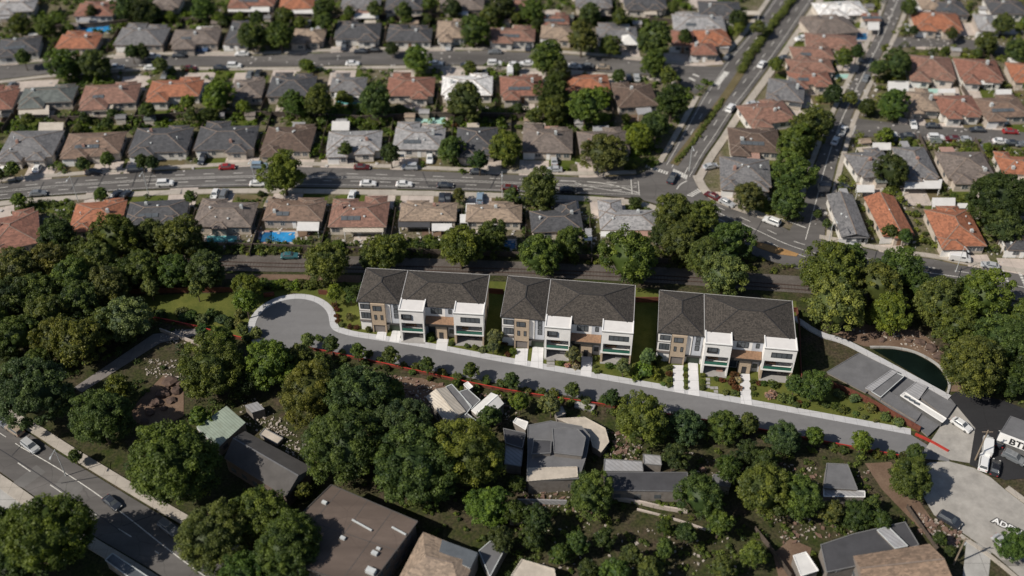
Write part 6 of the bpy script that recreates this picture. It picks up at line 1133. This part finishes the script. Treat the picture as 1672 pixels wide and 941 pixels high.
# loose stones and scraps nobody could count, some standing in for sun dapples
def rubble(name, polys, n, rs, mat, label, s0=.08, s1=.45):
    mb = MB()
    for q in polys:
        P = [un(*p) for p in q]; PP = [(p.x, p.y) for p in P]; xs = [p.x for p in P]; ys = [p.y for p in P]; k = 0
        for _ in range(n*3):
            if k >= n: break
            x, y = rs.uniform(min(xs), max(xs)), rs.uniform(min(ys), max(ys))
            if not inpoly(x, y, PP): continue
            k += 1; s = rs.uniform(s0, s1)*rs.uniform(.5, 1); a = rs.uniform(0, 3.1); ax, ay = math.cos(a)*s, math.sin(a)*s; t = rs.uniform(.3, .9)
            P4 = [(x+ax, y+ay), (x-ay*t, y+ax*t), (x-ax, y-ay), (x+ay*t, y-ax*t)]; mb.prism(P4, 0, .1+s*rs.uniform(.2, .6))
    o = mb.build(name, mat); o['kind'] = 'stuff'; o['label'] = label; return o
rq = np.random.RandomState(12)
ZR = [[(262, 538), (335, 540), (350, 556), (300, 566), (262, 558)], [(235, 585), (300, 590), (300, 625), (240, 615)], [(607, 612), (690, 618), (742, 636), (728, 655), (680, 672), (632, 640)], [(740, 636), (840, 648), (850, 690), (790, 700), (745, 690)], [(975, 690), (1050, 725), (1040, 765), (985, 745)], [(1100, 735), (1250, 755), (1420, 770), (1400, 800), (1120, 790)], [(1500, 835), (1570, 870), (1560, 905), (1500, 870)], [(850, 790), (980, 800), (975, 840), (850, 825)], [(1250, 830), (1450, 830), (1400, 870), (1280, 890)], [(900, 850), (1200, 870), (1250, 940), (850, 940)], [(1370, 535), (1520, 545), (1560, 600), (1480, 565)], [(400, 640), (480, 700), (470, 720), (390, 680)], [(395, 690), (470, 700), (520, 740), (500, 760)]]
rubble('rubble', ZR, 130, rq, plain('pale_rubble_dapple', (.34, .30, .26), .9, .4, 2), 'pale stones and scraps, also imitating sun dapples, over the shaded ground')  # pale scraps double as painted sunlight flecks under the trees
rubble('rubble', ZR[2:9], 60, rq, plain('brown_rubble', (.16, .10, .075), .9, .4, 2), 'brown scraps scattered in the lower yards', .2, .9)
rubble('debris', [[(-100, 20), (1200, 0), (1050, 270), (-100, 290)], [(1200, 280), (1350, 0), (1672, 0), (1672, 440), (1300, 370)], [(0, 330), (1080, 340), (1080, 405), (0, 405)]], 900, rq, plain('pale_clutter', (.42, .40, .38), .8, .5, 2), 'pale garden clutter scattered in the yards', .2, .8)
def hut(q, z, mat, label, cat='shed', nm_='shed', **k): building(q, z, mat, M_rim, label, cat, name=nm_, **k)
hut([(1050, 742), (1078, 745), (1080, 760), (1052, 758)], 2.4, M_felt4, 'pale small shed roof beyond the long dark shed')
hut([(1165, 775), (1196, 778), (1192, 795), (1162, 792)], 2.6, M_felt3, 'grey shed roof half hidden between the lower trees')
hut([(905, 668), (918, 664), (924, 676), (910, 681)], 2.2, M_beige, 'tan shed roof above the sprawling grey building')
hut([(940, 655), (972, 662), (968, 672), (938, 665)], .5, M_plaza, 'low concrete slab beside the red strip fence', 'slab', 'slab')
hut([(432, 700), (462, 716), (452, 726), (424, 710)], 1.0, M_beige, 'low pale terrace behind the long brown building', 'terrace', 'terrace')
hut([(400, 664), (420, 656), (432, 668), (412, 676)], 2.3, M_felt4, 'small grey lean-to behind the pale green shed', 'lean-to', 'lean_to', kind='shed', rise=.4)
hut([(836, 828), (856, 830), (854, 848), (832, 846)], 2.3, M_felt3, 'square grey hut by the straight pale wall', 'hut', 'hut')
# boulders
rs2 = np.random.RandomState(4)
def boulder(x, y, r, col, place, desc):
    p = un(x, y); bm = bmesh.new(); bmesh.ops.create_icosphere(bm, subdivisions=2, radius=1)
    for v_ in bm.verts: v_.co *= 1+rs2.uniform(-.22, .22)
    me = bpy.data.meshes.new('boulder'); bm.to_mesh(me); bm.free(); me.materials.append(col); o = bpy.data.objects.new('boulder', me); COL.objects.link(o); o.location = (p.x, p.y, r*.25); o.scale = (r*1.2, r, r*.7); reg(o, desc, place, 'boulder', f'boulders {place}', x)
M_rock = plain('red_rock', (.085, .055, .042), .9, .3, 1)
for x, y, r in [(278, 626, 1.6), (266, 645, 1.3), (288, 640, 1.1), (255, 660, 1.2), (280, 655, 1.0), (245, 676, .9), (268, 668, .7), (292, 628, .8), (236, 690, .8), (272, 636, .7)]: boulder(x, y, r, M_rock, 'on the mound in the shaded garden', 'reddish boulder')
for x, y, r in [(1428, 548, 1.0), (1440, 556, .8), (1502, 560, 1.0), (1520, 570, 1.2), (1533, 584, 1.2), (1390, 545, .8), (1484, 558, .7)]: boulder(x, y, r, M_rock, 'on the bank behind the pond', 'rust-coloured rock')
# remove the models' own originals kept out of the way
for T, _ in PROTO.values():
    for ch in list(T.children): bpy.data.objects.remove(ch)
    bpy.data.objects.remove(T)
for o in SHR+list(FARCARS.values()): bpy.data.objects.remove(o)
for T in CARS.values():
    for ch in list(T.children): bpy.data.objects.remove(ch)
    bpy.data.objects.remove(T)
flush_labels()
